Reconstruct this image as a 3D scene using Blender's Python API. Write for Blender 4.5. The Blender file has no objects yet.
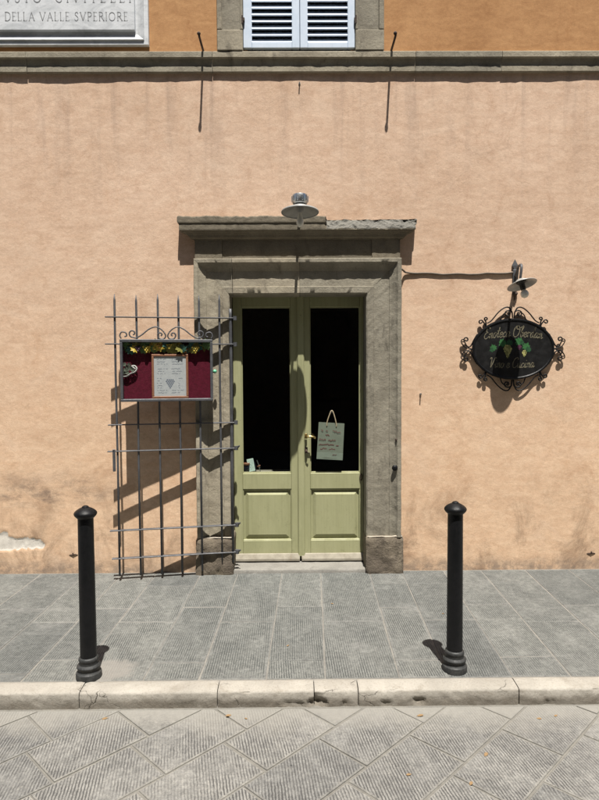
import bpy, math, random
import numpy as np
from mathutils import Vector, Matrix, noise

random.seed(7)
R_ = math.radians
scn = bpy.context.scene
col = scn.collection

# ------------------------------------------------------------------ camera
FPX, PW, PH = 601.0, 599, 800
CD, CH = 4.784, 1.60
pit, yaw, rol = R_(-2.6), R_(-0.45), R_(-0.33)
cF = Vector((-math.sin(yaw)*math.cos(pit), math.cos(yaw)*math.cos(pit), math.sin(pit)))
cR = Vector((math.cos(yaw), math.sin(yaw), 0)); cU = cR.cross(cF)
cR, cU = cR*math.cos(rol)+cU*math.sin(rol), cU*math.cos(rol)-cR*math.sin(rol)
cC = Vector((0, -CD, CH))
cam = bpy.data.cameras.new('camera'); co = bpy.data.objects.new('camera', cam); col.objects.link(co)
m = Matrix.Identity(4)
for i in range(3):
    m[i][0], m[i][1], m[i][2], m[i][3] = cR[i], cU[i], -cF[i], cC[i]
co.matrix_world = m
cam.sensor_fit = 'VERTICAL'; cam.sensor_height = 36.0; cam.lens = 36.0*FPX/PH
cam.clip_start = 0.05; cam.clip_end = 800
scn.camera = co

def ray(px, py): return cF + cR*((px-PW/2)/FPX) - cU*((py-PH/2)/FPX)
def P(px, py, d=0.0):                     # photo pixel -> point on the plane d metres in front of the wall
    r = ray(px, py); return cC + r*((CD-d)/r.y)
def G(px, py, z=0.0):                     # photo pixel -> point on level z
    r = ray(px, py); return cC + r*((z-CH)/r.z)

# ------------------------------------------------------------------ light
SUN = Vector((-0.155, 1.0, -2.8)).normalized()
w = bpy.data.worlds.new('World'); scn.world = w; w.use_nodes = True
nt = w.node_tree; nt.nodes.clear()
sky = nt.nodes.new('ShaderNodeTexSky'); sky.sky_type = 'NISHITA'; sky.sun_disc = False
sky.sun_elevation = math.asin(-SUN.z); sky.sun_rotation = math.atan2(-SUN.x, -SUN.y)
sky.air_density = 1.0; sky.dust_density = 1.0; sky.ozone_density = 1.0
bg = nt.nodes.new('ShaderNodeBackground'); bg.inputs['Strength'].default_value = 0.05
wo = nt.nodes.new('ShaderNodeOutputWorld')
nt.links.new(sky.outputs[0], bg.inputs[0]); nt.links.new(bg.outputs[0], wo.inputs[0])
sl = bpy.data.lights.new('sun', 'SUN'); sl.energy = 5.0; sl.angle = R_(0.5); sl.color = (1.0, 0.955, 0.89)
so = bpy.data.objects.new('sun', sl); col.objects.link(so); so.location = (1, -6, 12)
so.rotation_euler = SUN.to_track_quat('-Z', 'Y').to_euler()
scn.view_settings.view_transform = 'Standard'; scn.view_settings.look = 'None'
scn.view_settings.exposure = 0.88; scn.view_settings.gamma = 1.0
scn.view_settings.use_curve_mapping = False
scn.cycles.max_bounces = 8; scn.cycles.transparent_max_bounces = 12

# ------------------------------------------------------------------ node helpers
class N:
    def __init__(s, name):
        s.m = bpy.data.materials.new(name); s.m.use_nodes = True; s.t = s.m.node_tree
        s.t.nodes.clear()
        s.o = s.n('ShaderNodeOutputMaterial'); s.b = s.n('ShaderNodeBsdfPrincipled')
        s.l(s.b.outputs[0], s.o.inputs['Surface'])
    def n(s, ty, **k):
        x = s.t.nodes.new(ty)
        for a, v in k.items(): setattr(x, a, v)
        return x
    def l(s, a, b): s.t.links.new(a, b)
    def put(s, sock, v):
        if hasattr(v, 'is_linked') or isinstance(v, bpy.types.NodeSocket): s.l(v, sock)
        else: sock.default_value = v
    def obj(s): return s.n('ShaderNodeTexCoord').outputs['Object']
    def pos(s): return s.n('ShaderNodeNewGeometry').outputs['Position']
    def rand(s): return s.n('ShaderNodeObjectInfo').outputs['Random']
    def mapp(s, vec, scale=(1, 1, 1), loc=(0, 0, 0), rot=(0, 0, 0)):
        x = s.n('ShaderNodeMapping'); s.l(vec, x.inputs[0])
        x.inputs['Scale'].default_value = scale; s.put(x.inputs['Location'], loc); x.inputs['Rotation'].default_value = rot
        return x.outputs[0]
    def noise(s, vec, scale, detail=5, rough=0.55, dist=0.0, col=False):
        x = s.n('ShaderNodeTexNoise'); s.l(vec, x.inputs['Vector'])
        x.inputs['Scale'].default_value = scale; x.inputs['Detail'].default_value = detail
        x.inputs['Roughness'].default_value = rough; x.inputs['Distortion'].default_value = dist
        return x.outputs['Color' if col else 'Fac']
    def voro(s, vec, scale, feature='DISTANCE_TO_EDGE'):
        x = s.n('ShaderNodeTexVoronoi', feature=feature); s.l(vec, x.inputs['Vector'])
        x.inputs['Scale'].default_value = scale
        return x.outputs['Distance']
    def ramp(s, fac, a, b, lo=0.0, hi=1.0):      # smooth map a..b -> lo..hi
        x = s.n('ShaderNodeMapRange', interpolation_type='SMOOTHSTEP'); s.l(fac, x.inputs[0])
        for i, v in enumerate((a, b, lo, hi)): x.inputs[i+1].default_value = v
        return x.outputs[0]
    def math(s, op, a, b=0.0, c=0.0):
        x = s.n('ShaderNodeMath', operation=op); s.put(x.inputs[0], a); s.put(x.inputs[1], b); s.put(x.inputs[2], c)
        return x.outputs[0]
    def vadd(s, a, b, op='ADD'):
        x = s.n('ShaderNodeVectorMath', operation=op); s.put(x.inputs[0], a); s.put(x.inputs[1], b); return x.outputs[0]
    def sep(s, v):
        x = s.n('ShaderNodeSeparateXYZ'); s.l(v, x.inputs[0]); return x.outputs
    def mix(s, fac, a, b, mode='MIX'):
        x = s.n('ShaderNodeMix', data_type='RGBA', blend_type=mode)
        s.put(x.inputs[0], fac)
        for sock, v in ((x.inputs[6], a), (x.inputs[7], b)):
            s.put(sock, (*v, 1.0) if isinstance(v, tuple) and len(v) == 3 else v)
        return x.outputs[2]
    def bump(s, h, strength=0.5, dist=0.01, prev=None):
        x = s.n('ShaderNodeBump'); x.inputs['Strength'].default_value = strength; x.inputs['Distance'].default_value = dist
        s.l(h, x.inputs['Height'])
        if prev is not None: s.l(prev, x.inputs['Normal'])
        return x.outputs[0]
    def fin(s, color=None, rough=None, normal=None, **k):
        if color is not None: s.put(s.b.inputs['Base Color'], (*color, 1.0) if isinstance(color, tuple) else color)
        if rough is not None: s.put(s.b.inputs['Roughness'], rough)
        if normal is not None: s.l(normal, s.b.inputs['Normal'])
        for a, v in k.items(): s.put(s.b.inputs[a.replace('_', ' ')], v)
        return s.m

def attr(n, name):
    a = n.n('ShaderNodeAttribute'); a.attribute_name = name; return a.outputs['Fac']

def mat_plaster(name, ca, cb, cz=None, peel=False, bump=1.0):
    n = N(name); p = n.pos(); s = n.sep(p)
    big = n.noise(p, 0.9, 5, 0.6, 0.4)
    c = n.mix(n.ramp(big, 0.35, 0.66), ca, cb)
    if cz: c = n.mix(n.ramp(n.math('ADD', s[2], n.math('MULTIPLY', n.math('SUBTRACT', big, 0.5), 1.6)), 0.3, 3.2, 0.85, 0.0), c, cz)
    mid = n.noise(n.mapp(p, (1.0, 1.0, 2.2)), 7, 7, 0.65, 0.5)
    c = n.mix(n.ramp(mid, 0.3, 0.75, 0.0, 0.8), c, n.mix(0.5, c, (1.0, 1.0, 1.0), 'SOFT_LIGHT'))
    blot = n.noise(n.mapp(p, (1.4, 1.0, 0.9)), 2.6, 8, 0.7, 0.8)
    c = n.mix(n.ramp(blot, 0.53, 0.76, 0.0, 0.5), c, n.mix(1.0, c, (0.66, 0.55, 0.47), 'MULTIPLY'))
    spk = n.noise(p, 55, 3, 0.7)
    c = n.mix(n.ramp(spk, 0.62, 0.8, 0.0, 0.3), c, n.mix(1.0, c, (0.55, 0.45, 0.4), 'MULTIPLY'))
    if cz:                                          # run-off streaks under the string course, soiling low on the wall
        st = n.noise(n.mapp(p, (9.0, 1.0, 0.5)), 1.0, 6, 0.65, 0.3)
        k = n.math('MULTIPLY', n.ramp(st, 0.48, 0.72), n.ramp(s[2], 2.5, 3.9, 0.0, 0.42))
        c = n.mix(k, c, (0.32, 0.235, 0.185))
        pale = n.noise(n.mapp(p, (0.8, 1, 1.2), (5, 0, 2)), 1.7, 7, 0.66, 0.9)          # faded and re-limed patches
        c = n.mix(n.ramp(pale, 0.52, 0.7, 0.0, 0.35), c, (0.64, 0.49, 0.37))
        brn = n.noise(n.mapp(p, (1.0, 1, 0.8), (1, 0, 8)), 1.25, 8, 0.7, 0.5)
        c = n.mix(n.ramp(brn, 0.53, 0.74, 0.0, 0.5), c, n.mix(1.0, c, (0.84, 0.74, 0.64), 'MULTIPLY'))
        q = n.vadd(p, n.mapp(n.noise(p, 3, 6, 0.65, 0, True), (0.35, 0.35, 0.35)))
        ck = n.math('MULTIPLY', n.ramp(n.voro(n.mapp(q, (1, 0.01, 0.8)), 0.9), 0.0, 0.006, 1.0, 0.0), n.ramp(n.noise(p, 0.8, 3), 0.5, 0.62))
        c = n.mix(n.math('MULTIPLY', ck, 0.16), c, (0.20, 0.13, 0.09))
        lowm = n.math('MULTIPLY', n.ramp(n.noise(n.mapp(p, (1.6, 1, 1.1)), 2.3, 9, 0.75, 0.7), 0.44, 0.72), n.ramp(s[2], 0.12, 0.95, 0.75, 0.0))
        c = n.mix(lowm, c, (0.20, 0.135, 0.09))
        foot = n.math('MULTIPLY', n.ramp(n.math('ADD', s[2], n.math('MULTIPLY', n.noise(p, 9, 6, 0.7), 0.16)), 0.1, 0.21, 0.75, 0.0), n.ramp(n.noise(p, 14, 6, 0.7), 0.3, 0.6))
        c = n.mix(foot, c, (0.21, 0.165, 0.13))
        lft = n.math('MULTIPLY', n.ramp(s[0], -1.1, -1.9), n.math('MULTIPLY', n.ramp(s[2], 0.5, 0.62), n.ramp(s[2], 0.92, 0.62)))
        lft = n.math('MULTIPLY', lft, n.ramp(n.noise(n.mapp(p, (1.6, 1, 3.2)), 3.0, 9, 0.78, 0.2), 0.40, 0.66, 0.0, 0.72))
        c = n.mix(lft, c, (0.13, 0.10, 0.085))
    if peel:
        pk = attr(n, 'peel')
        c = n.mix(n.ramp(pk, 0.42, 0.62), c, n.mix(n.noise(p, 30, 5), (0.46, 0.43, 0.38), (0.72, 0.68, 0.61)))
    b1 = n.noise(n.mapp(p, (0.9, 1, 1.15)), 17, 9, 0.6, 0.3)
    b2 = n.noise(p, 110, 5, 0.65)
    b3 = n.noise(p, 48, 6, 0.62)
    nb = n.bump(b2, 0.30*bump, 0.003, n.bump(b3, 0.20*bump, 0.005, n.bump(b1, 0.06*bump, 0.010)))
    pt = n.noise(n.mapp(p, (0.8, 1, 1.2)), 38, 7, 0.75, 0.3)
    c = n.mix(1.0, c, n.mix(n.ramp(pt, 0.32, 0.66), (0.90, 0.895, 0.89), (1.06, 1.06, 1.06)), 'MULTIPLY')
    gr = n.noise(p, 230, 3, 0.7)
    c = n.mix(1.0, c, n.mix(n.ramp(gr, 0.3, 0.7), (0.90, 0.90, 0.90), (1.08, 1.08, 1.08)), 'MULTIPLY')
    return n.fin(c, 0.93, nb, Specular_IOR_Level=0.15)

def mat_stone(name, ca, cb, dark=(0.05, 0.045, 0.04), stain=0.5, bump=1.0, rough=0.88):
    n = N(name); p = n.pos()
    a = n.noise(p, 5, 8, 0.65, 0.5)
    c = n.mix(n.ramp(a, 0.3, 0.7), ca, cb)
    g = n.noise(p, 90, 4, 0.7)
    c = n.mix(n.ramp(g, 0.35, 0.7, 0.0, 0.35), c, n.mix(1.0, c, (1.45, 1.42, 1.36), 'MULTIPLY'))
    c = n.mix(n.ramp(n.noise(n.mapp(p, (3, 3, 1.2)), 4, 8, 0.7, 0.5), 0.52, 0.76, 0.0, stain), c, dark)
    r = n.rand(); c = n.mix(0.6, c, n.mix(1.0, c, n.mix(r, (0.72, 0.74, 0.76), (1.22, 1.18, 1.12)), 'MULTIPLY'))
    wv = n.noise(n.mapp(p, (1, 1, 1.6), (4, 2, 1)), 15, 8, 0.75, 0.8)
    c = n.mix(n.ramp(wv, 0.58, 0.72, 0.0, 0.55), c, n.mix(1.0, c, (1.5, 1.46, 1.4), 'MULTIPLY'))
    wd = n.noise(n.mapp(p, (1, 1, 1), (7, 3, 9)), 22, 7, 0.75, 0.5)
    c = n.mix(n.ramp(wd, 0.6, 0.74, 0.0, 0.7), c, n.mix(1.0, c, (0.5, 0.48, 0.45), 'MULTIPLY'))
    h1 = n.noise(p, 34, 8, 0.68); h2 = n.noise(p, 150, 3, 0.6)
    nb = n.bump(h2, 0.3*bump, 0.004, n.bump(h1, 0.4*bump, 0.012))
    return n.fin(c, rough, nb, Specular_IOR_Level=0.2)

def mat_slab(name, ca, cb, groove, pitch, scuff, ribs=True, rot=0.0, dust=None, spot=None):
    n = N(name); p = n.pos(); r = n.rand()
    a = n.noise(p, 3.2, 8, 0.68, 0.6)
    c = n.mix(n.ramp(a, 0.3, 0.72), ca, cb)
    c = n.mix(1.0, c, n.mix(r, (0.82, 0.83, 0.84), (1.14, 1.13, 1.11)), 'MULTIPLY')
    f = n.noise(p, 95, 4, 0.75)
    c = n.mix(n.ramp(f, 0.34, 0.66, 0.0, 0.75), c, n.mix(1.0, c, (1.5, 1.48, 1.44), 'MULTIPLY'))
    mt = n.noise(p, 26, 7, 0.78, 0.4)
    c = n.mix(1.0, c, n.mix(n.ramp(mt, 0.32, 0.66), (0.74, 0.74, 0.74), (1.18, 1.18, 1.17)), 'MULTIPLY')
    f2 = n.noise(p, 150, 4, 0.8)
    c = n.mix(n.ramp(f2, 0.5, 0.66, 0.0, 0.6), c, n.mix(1.0, c, (0.5, 0.5, 0.5), 'MULTIPLY'))
    h = None
    if ribs:
        q = n.vadd(p, n.mapp(n.noise(p, 30, 4, 0.65, 0.0, True), (0.0095, 0.0095, 0)))
        q = n.mapp(q, (1, 1, 1), (0, 0, 0), (0, 0, rot))
        qx = n.sep(q)[0]
        # each slab is combed at a slightly different angle and offset
        sl_ = n.math('MULTIPLY', n.sep(q)[1], n.math('MULTIPLY', n.math('SUBTRACT', r, 0.5), 0.16))
        ph = n.math('MULTIPLY', n.math('ADD', qx, n.math('ADD', sl_, r)), 2*math.pi/pitch)
        h = n.math('ADD', n.math('MULTIPLY', n.math('SINE', ph), 0.5), 0.5)
        wear = n.ramp(n.noise(n.mapp(p, (1, 0.6, 1)), 5.5, 7, 0.7, 0.5), 0.34, 0.62, 0.12, 1.0)
        brk = n.ramp(n.noise(n.mapp(p, (3.0, 0.35, 1)), 42, 4, 0.65), 0.26, 0.46)
        gm = n.math('MULTIPLY', n.math('MULTIPLY', n.ramp(h, 0.55, 0.12), wear), brk)
        c = n.mix(n.math('MULTIPLY', gm, 0.85), c, groove)
        h = n.math('SUBTRACT', 1.0, gm)
    sc = n.noise(n.mapp(p, (1.0, 1.5, 1)), 2.1, 9, 0.72, 1.2)
    c = n.mix(n.ramp(sc, 0.55, 0.76, 0.0, 0.55), c, scuff)
    sp = n.noise(p, 16, 6, 0.75)
    c = n.mix(n.ramp(sp, 0.60, 0.70, 0.0, 0.6), c, scuff)
    ar = n.noise(n.mapp(p, (0.5, 2.6, 1), (2.2, 0.7, 0), (0, 0, 0.25)), 3.0, 8, 0.75, 1.5)      # scraped streaks
    c = n.mix(n.ramp(ar, 0.60, 0.72, 0.0, 0.7), c, scuff)
    dt = n.noise(n.mapp(p, loc=(9, 4, 0)), 33, 3, 0.5)                                          # gum and dark spots
    c = n.mix(n.ramp(dt, 0.735, 0.76, 0.0, 0.8), c, (0.03, 0.03, 0.03))
    if spot:
        dd = n.vadd(n.vadd(p, (-spot[0], -spot[1], 0.0)), n.mapp(n.noise(p, 9, 6, 0.7, 0, True), (0.22, 0.22, 0), (-0.11, -0.11, 0)))
        ln = n.n('ShaderNodeVectorMath', operation='LENGTH'); n.l(n.mapp(dd, (1.0, 1.25, 0.0)), ln.inputs[0])
        c = n.mix(n.ramp(ln.outputs['Value'], 0.12, 0.19, 0.75, 0.0), c, n.mix(n.noise(p, 20, 6), (0.24, 0.225, 0.20), (0.17, 0.16, 0.145)))
    dk = n.noise(n.mapp(p, loc=(3.1, 7.7, 0)), 2.7, 7, 0.7, 0.6)
    c = n.mix(n.ramp(dk, 0.56, 0.74, 0.0, 0.4), c, n.mix(1.0, c, (0.6, 0.6, 0.6), 'MULTIPLY'))
    if dust:
        dm = n.math('ADD', n.sep(p)[1], n.math('MULTIPLY', n.math('SUBTRACT', n.noise(p, 4, 7, 0.7), 0.5), 0.45))
        c = n.mix(n.ramp(dm, -2.10, -1.86, 0.0, 0.75), c, dust)
    h1 = n.noise(p, 60, 7, 0.66)
    nb = n.bump(h1, 0.3, 0.006)
    if h is not None: nb = n.bump(h, 0.5, 0.003, nb)
    return n.fin(c, 0.84, nb, Specular_IOR_Level=0.25)

def mat_paint(name, c1, c2, rough=0.5, bump=0.15, spec=0.4, metal=0.0, dirt=None, scale=14):
    n = N(name); p = n.obj()
    c = n.mix(n.ramp(n.noise(p, scale, 6, 0.65, 0.4), 0.35, 0.7), c1, c2)
    if dirt: c = n.mix(n.ramp(n.noise(n.mapp(p, (2.5, 2.5, 0.7)), 9, 8, 0.72), 0.55, 0.75, 0.0, 0.5), c, dirt)
    nb = n.bump(n.noise(p, 90, 5, 0.6), bump, 0.003)
    rg = n.ramp(n.noise(p, 25, 4), 0.3, 0.7, rough-0.07, rough+0.1)
    return n.fin(c, rg, nb, Specular_IOR_Level=spec, Metallic=metal)

def mat_wood(name, c1, c2, rough=0.5, bump=0.15, spec=0.4, metal=0.0, dirt=None):
    n = N(name); p = n.pos()
    c = n.mix(n.ramp(n.noise(n.mapp(p, (1, 1, .35)), 9, 7, 0.65, 0.4), 0.35, 0.7), c1, c2)
    g = n.noise(n.mapp(p, (60, 60, 2.2)), 1.0, 6, 0.7)
    c = n.mix(n.ramp(g, 0.35, 0.7, 0.0, 0.35), c, n.mix(1.0, c, (0.72, 0.72, 0.70), 'MULTIPLY'))
    lo = n.ramp(n.sep(p)[2], 0.1, 0.75, 1.0, 0.25)
    sc = n.math('MULTIPLY', lo, n.ramp(n.noise(n.mapp(p, (1.6, 1, .55)), 13, 9, 0.78, 0.6), 0.54, 0.70, 0.0, 0.75))
    c = n.mix(sc, c, dirt)
    c = n.mix(n.ramp(n.noise(p, 48, 4, 0.7), 0.66, 0.72, 0.0, 0.7), c, (0.12, 0.11, 0.07))
    nb = n.bump(g, 0.12, 0.003, n.bump(n.noise(p, 40, 6, 0.65), 0.12, 0.004))
    return n.fin(c, n.ramp(n.noise(p, 12, 5), 0.3, 0.7, rough-.08, rough+.15), nb, Specular_IOR_Level=spec)

M = {}
M['wall'] = mat_plaster('lower_plaster', (0.585, 0.413, 0.298), (0.54, 0.373, 0.262), (0.598, 0.406, 0.262), True)
M['upper'] = mat_plaster('upper_plaster', (0.40, 0.215, 0.098), (0.33, 0.17, 0.074), bump=0.6)
M['stone'] = mat_stone('grey_sandstone', (0.305, 0.278, 0.218), (0.215, 0.193, 0.150), (0.085, 0.074, 0.058), 0.7)
M['stone_dark'] = mat_stone('dark_sandstone', (0.17, 0.15, 0.115), (0.125, 0.11, 0.083), (0.055, 0.05, 0.04), 0.5)  # darker tone of the sandstone, for frieze, cornice and the house opposite
M['stone_base'] = mat_stone('worn_plinth_stone', (0.20, 0.17, 0.13), (0.09, 0.075, 0.06), (0.03, 0.027, 0.024), 0.8, 2.2)
M['stone_break'] = mat_stone('fresh_broken_stone', (0.175, 0.17, 0.152), (0.115, 0.112, 0.10), (0.06, 0.058, 0.052), 0.5, 1.4)
M['sill'] = mat_stone('threshold_stone', (0.19, 0.186, 0.172), (0.15, 0.146, 0.135), (0.08, 0.077, 0.07), 0.5)
M['lime'] = mat_stone('lime_mortar', (0.55, 0.50, 0.42), (0.42, 0.37, 0.30), (0.2, 0.17, 0.14), 0.3)
M['pave'] = mat_slab('pavement_slab_stone', (0.106, 0.109, 0.104), (0.132, 0.135, 0.128), (0.036, 0.041, 0.040), 0.0130, (0.205, 0.202, 0.19), spot=(-1.035, -1.60))
M['pave_plain'] = mat_slab('pavement_slab_edge', (0.112, 0.114, 0.109), (0.135, 0.136, 0.13), (0.07, 0.07, 0.07), 0.0155, (0.21, 0.205, 0.19), ribs=False, spot=(-1.035, -1.60))
M['road'] = mat_slab('road_slab_stone', (0.172, 0.169, 0.160), (0.138, 0.136, 0.130), (0.042, 0.041, 0.040), 0.0130, (0.25, 0.24, 0.215), rot=R_(-9), dust=(0.225, 0.215, 0.19))
M['road_plain'] = mat_slab('road_slab_margin', (0.172, 0.167, 0.154), (0.145, 0.141, 0.131), (0.1, 0.1, 0.1), 0.014, (0.25, 0.24, 0.215), ribs=False, dust=(0.225, 0.215, 0.19))
M['mortar'] = mat_stone('pavement_joint_mortar', (0.19, 0.185, 0.17), (0.14, 0.136, 0.126), (0.06, 0.058, 0.054), 0.6, 1.6)
M['sand'] = mat_stone('road_joint_sand', (0.225, 0.212, 0.185), (0.175, 0.165, 0.145), (0.08, 0.073, 0.06), 0.4, 2.0)
M['asphalt'] = mat_slab('far_street_stone', (0.20, 0.19, 0.165), (0.17, 0.163, 0.145), (0.085, 0.08, 0.072), 0.014, (0.25, 0.24, 0.2), ribs=False)
M['green'] = mat_wood('sage_green_paint', (0.335, 0.335, 0.19), (0.30, 0.302, 0.166), 0.55, 0.12, 0.3, 0, (0.17, 0.17, 0.085))
M['cream'] = mat_paint('cream_paint', (0.30, 0.275, 0.22), (0.22, 0.198, 0.155), 0.7, 0.3, 0.2, 0, (0.2, 0.15, 0.1))
M['shutter'] = mat_paint('pale_blue_paint', (0.60, 0.68, 0.78), (0.54, 0.63, 0.74), 0.5, 0.1, 0.3, 0, (0.40, 0.44, 0.50))
M['iron'] = mat_paint('grey_wrought_iron', (0.088, 0.091, 0.098), (0.062, 0.063, 0.067), 0.5, 0.3, 0.5, 0.2, (0.10, 0.075, 0.055))
M['black'] = mat_paint('black_iron_paint', (0.005, 0.0055, 0.006), (0.008, 0.008, 0.009), 0.42, 0.4, 0.22, 0.0, (0.016, 0.016, 0.015))
M['dusty'] = mat_paint('dusty_black_iron', (0.02, 0.021, 0.021), (0.04, 0.041, 0.040), 0.55, 0.4, 0.3, 0.0, (0.11, 0.105, 0.095), 30)
M['boardblack'] = mat_paint('black_enamel_board', (0.010, 0.010, 0.010), (0.013, 0.013, 0.013), 0.35, 0.05, 0.5)
M['rust'] = mat_paint('rusty_iron', (0.075, 0.05, 0.036), (0.04, 0.03, 0.026), 0.8, 0.6, 0.3)
M['brass'] = mat_paint('brass', (0.62, 0.48, 0.22), (0.5, 0.38, 0.17), 0.3, 0.1, 0.5, 1.0)
M['galv'] = mat_paint('galvanised_steel', (0.55, 0.57, 0.58), (0.40, 0.42, 0.43), 0.3, 0.1, 0.5, 0.9)
M['enamel'] = mat_paint('grey_lamp_enamel', (0.33, 0.33, 0.315), (0.27, 0.27, 0.255), 0.35, 0.06, 0.5, 0.0)
M['socket'] = mat_paint('black_lamp_holder', (0.03, 0.028, 0.026), (0.045, 0.04, 0.036), 0.5, 0.1)
M['bulb'] = mat_paint('frosted_bulb', (0.72, 0.70, 0.62), (0.66, 0.64, 0.56), 0.12, 0.0, 0.6)
M['cable'] = mat_paint('painted_cable', (0.16, 0.125, 0.095), (0.10, 0.08, 0.062), 0.7, 0.2)
M['claret'] = mat_paint('claret_felt', (0.112, 0.013, 0.028), (0.08, 0.010, 0.02), 0.95, 0.6, 0.1, scale=40)
M['leafg'] = mat_paint('silk_leaf_green', (0.07, 0.14, 0.05), (0.12, 0.20, 0.075), 0.7, 0.2, 0.2, scale=30)
M['leafy'] = mat_paint('silk_leaf_olive', (0.21, 0.19, 0.045), (0.15, 0.15, 0.035), 0.7, 0.2, 0.2, scale=30)
M['leafb'] = mat_paint('silk_leaf_blue_green', (0.035, 0.10, 0.085), (0.05, 0.13, 0.10), 0.7, 0.2, 0.2, scale=30)
M['sprig'] = mat_paint('grey_green_sprig', (0.10, 0.115, 0.09), (0.06, 0.07, 0.05), 0.8, 0.2, 0.2, scale=50)
M['leafo'] = mat_paint('silk_leaf_orange', (0.28, 0.13, 0.03), (0.2, 0.09, 0.025), 0.7, 0.2, 0.2, scale=30)
M['grapey'] = mat_paint('yellow_grapes', (0.55, 0.40, 0.05), (0.45, 0.33, 0.05), 0.4, 0.0, 0.5)
M['grapep'] = mat_paint('purple_grapes', (0.075, 0.03, 0.06), (0.05, 0.02, 0.05), 0.4, 0.0, 0.5)
M['wood'] = mat_paint('reddish_wood', (0.30, 0.135, 0.075), (0.24, 0.105, 0.06), 0.5, 0.2, 0.4, scale=60)
M['paper'] = mat_paint('menu_paper', (0.46, 0.475, 0.48), (0.40, 0.42, 0.43), 0.85, 0.05, 0.2, scale=30)
M['ink'] = mat_paint('blue_grey_ink', (0.16, 0.19, 0.24), (0.12, 0.14, 0.19), 0.8, 0.0, 0.2)
M['white'] = mat_paint('white_ribbon', (0.46, 0.46, 0.44), (0.36, 0.36, 0.34), 0.6, 0.1, 0.3)
M['bag'] = mat_paint('grey_green_paper', (0.125, 0.148, 0.112), (0.11, 0.132, 0.10), 0.8, 0.25, 0.2, scale=20)
M['bagfold'] = mat_paint('pale_green_paper', (0.185, 0.225, 0.178), (0.165, 0.205, 0.162), 0.8, 0.25, 0.2, scale=20)
M['redink'] = mat_paint('red_ink', (0.11, 0.042, 0.038), (0.10, 0.04, 0.036), 0.8, 0.0, 0.2)
M['cord'] = mat_paint('tan_paper_cord', (0.36, 0.30, 0.20), (0.28, 0.23, 0.15), 0.9, 0.3, 0.2, scale=80)
M['gold'] = mat_paint('faded_gold_paint', (0.18, 0.16, 0.105), (0.10, 0.09, 0.06), 0.6, 0.1, 0.3, scale=30)
M['pgreen'] = mat_paint('painted_vine_green', (0.035, 0.13, 0.04), (0.02, 0.08, 0.025), 0.6, 0.1, 0.3, scale=60)
M['pgrape'] = mat_paint('painted_grape_yellow', (0.38, 0.36, 0.14), (0.26, 0.25, 0.09), 0.6, 0.1, 0.3, scale=60)
M['pgrape2'] = mat_paint('painted_grape_shade', (0.20, 0.20, 0.07), (0.14, 0.14, 0.05), 0.6, 0.1, 0.3, scale=60)
M['pgreen2'] = mat_paint('painted_vine_dark_green', (0.02, 0.075, 0.03), (0.015, 0.05, 0.02), 0.6, 0.1, 0.3, scale=60)
M['ppurple'] = mat_paint('painted_vine_purple', (0.10, 0.03, 0.06), (0.06, 0.02, 0.04), 0.6, 0.1, 0.3, scale=60)
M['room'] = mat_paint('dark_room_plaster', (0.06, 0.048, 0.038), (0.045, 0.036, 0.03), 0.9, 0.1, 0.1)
M['dryleaf'] = mat_paint('dry_leaf', (0.27, 0.18, 0.09), (0.17, 0.105, 0.055), 0.8, 0.3, 0.2, scale=50)
M['mint'] = mat_paint('pale_mint_card', (0.55, 0.70, 0.62), (0.5, 0.63, 0.57), 0.6, 0.0, 0.2)
M['greenball'] = mat_paint('green_glass_knob', (0.12, 0.42, 0.25), (0.16, 0.5, 0.3), 0.15, 0.0, 0.6)
M['darkglass'] = mat_paint('dark_glass_jar', (0.012, 0.014, 0.02), (0.02, 0.022, 0.03), 0.15, 0.0, 0.6)
M['letter'] = mat_paint('incised_letter_paint', (0.20, 0.205, 0.21), (0.32, 0.325, 0.33), 0.9, 0.2, 0.1, scale=60)

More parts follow.
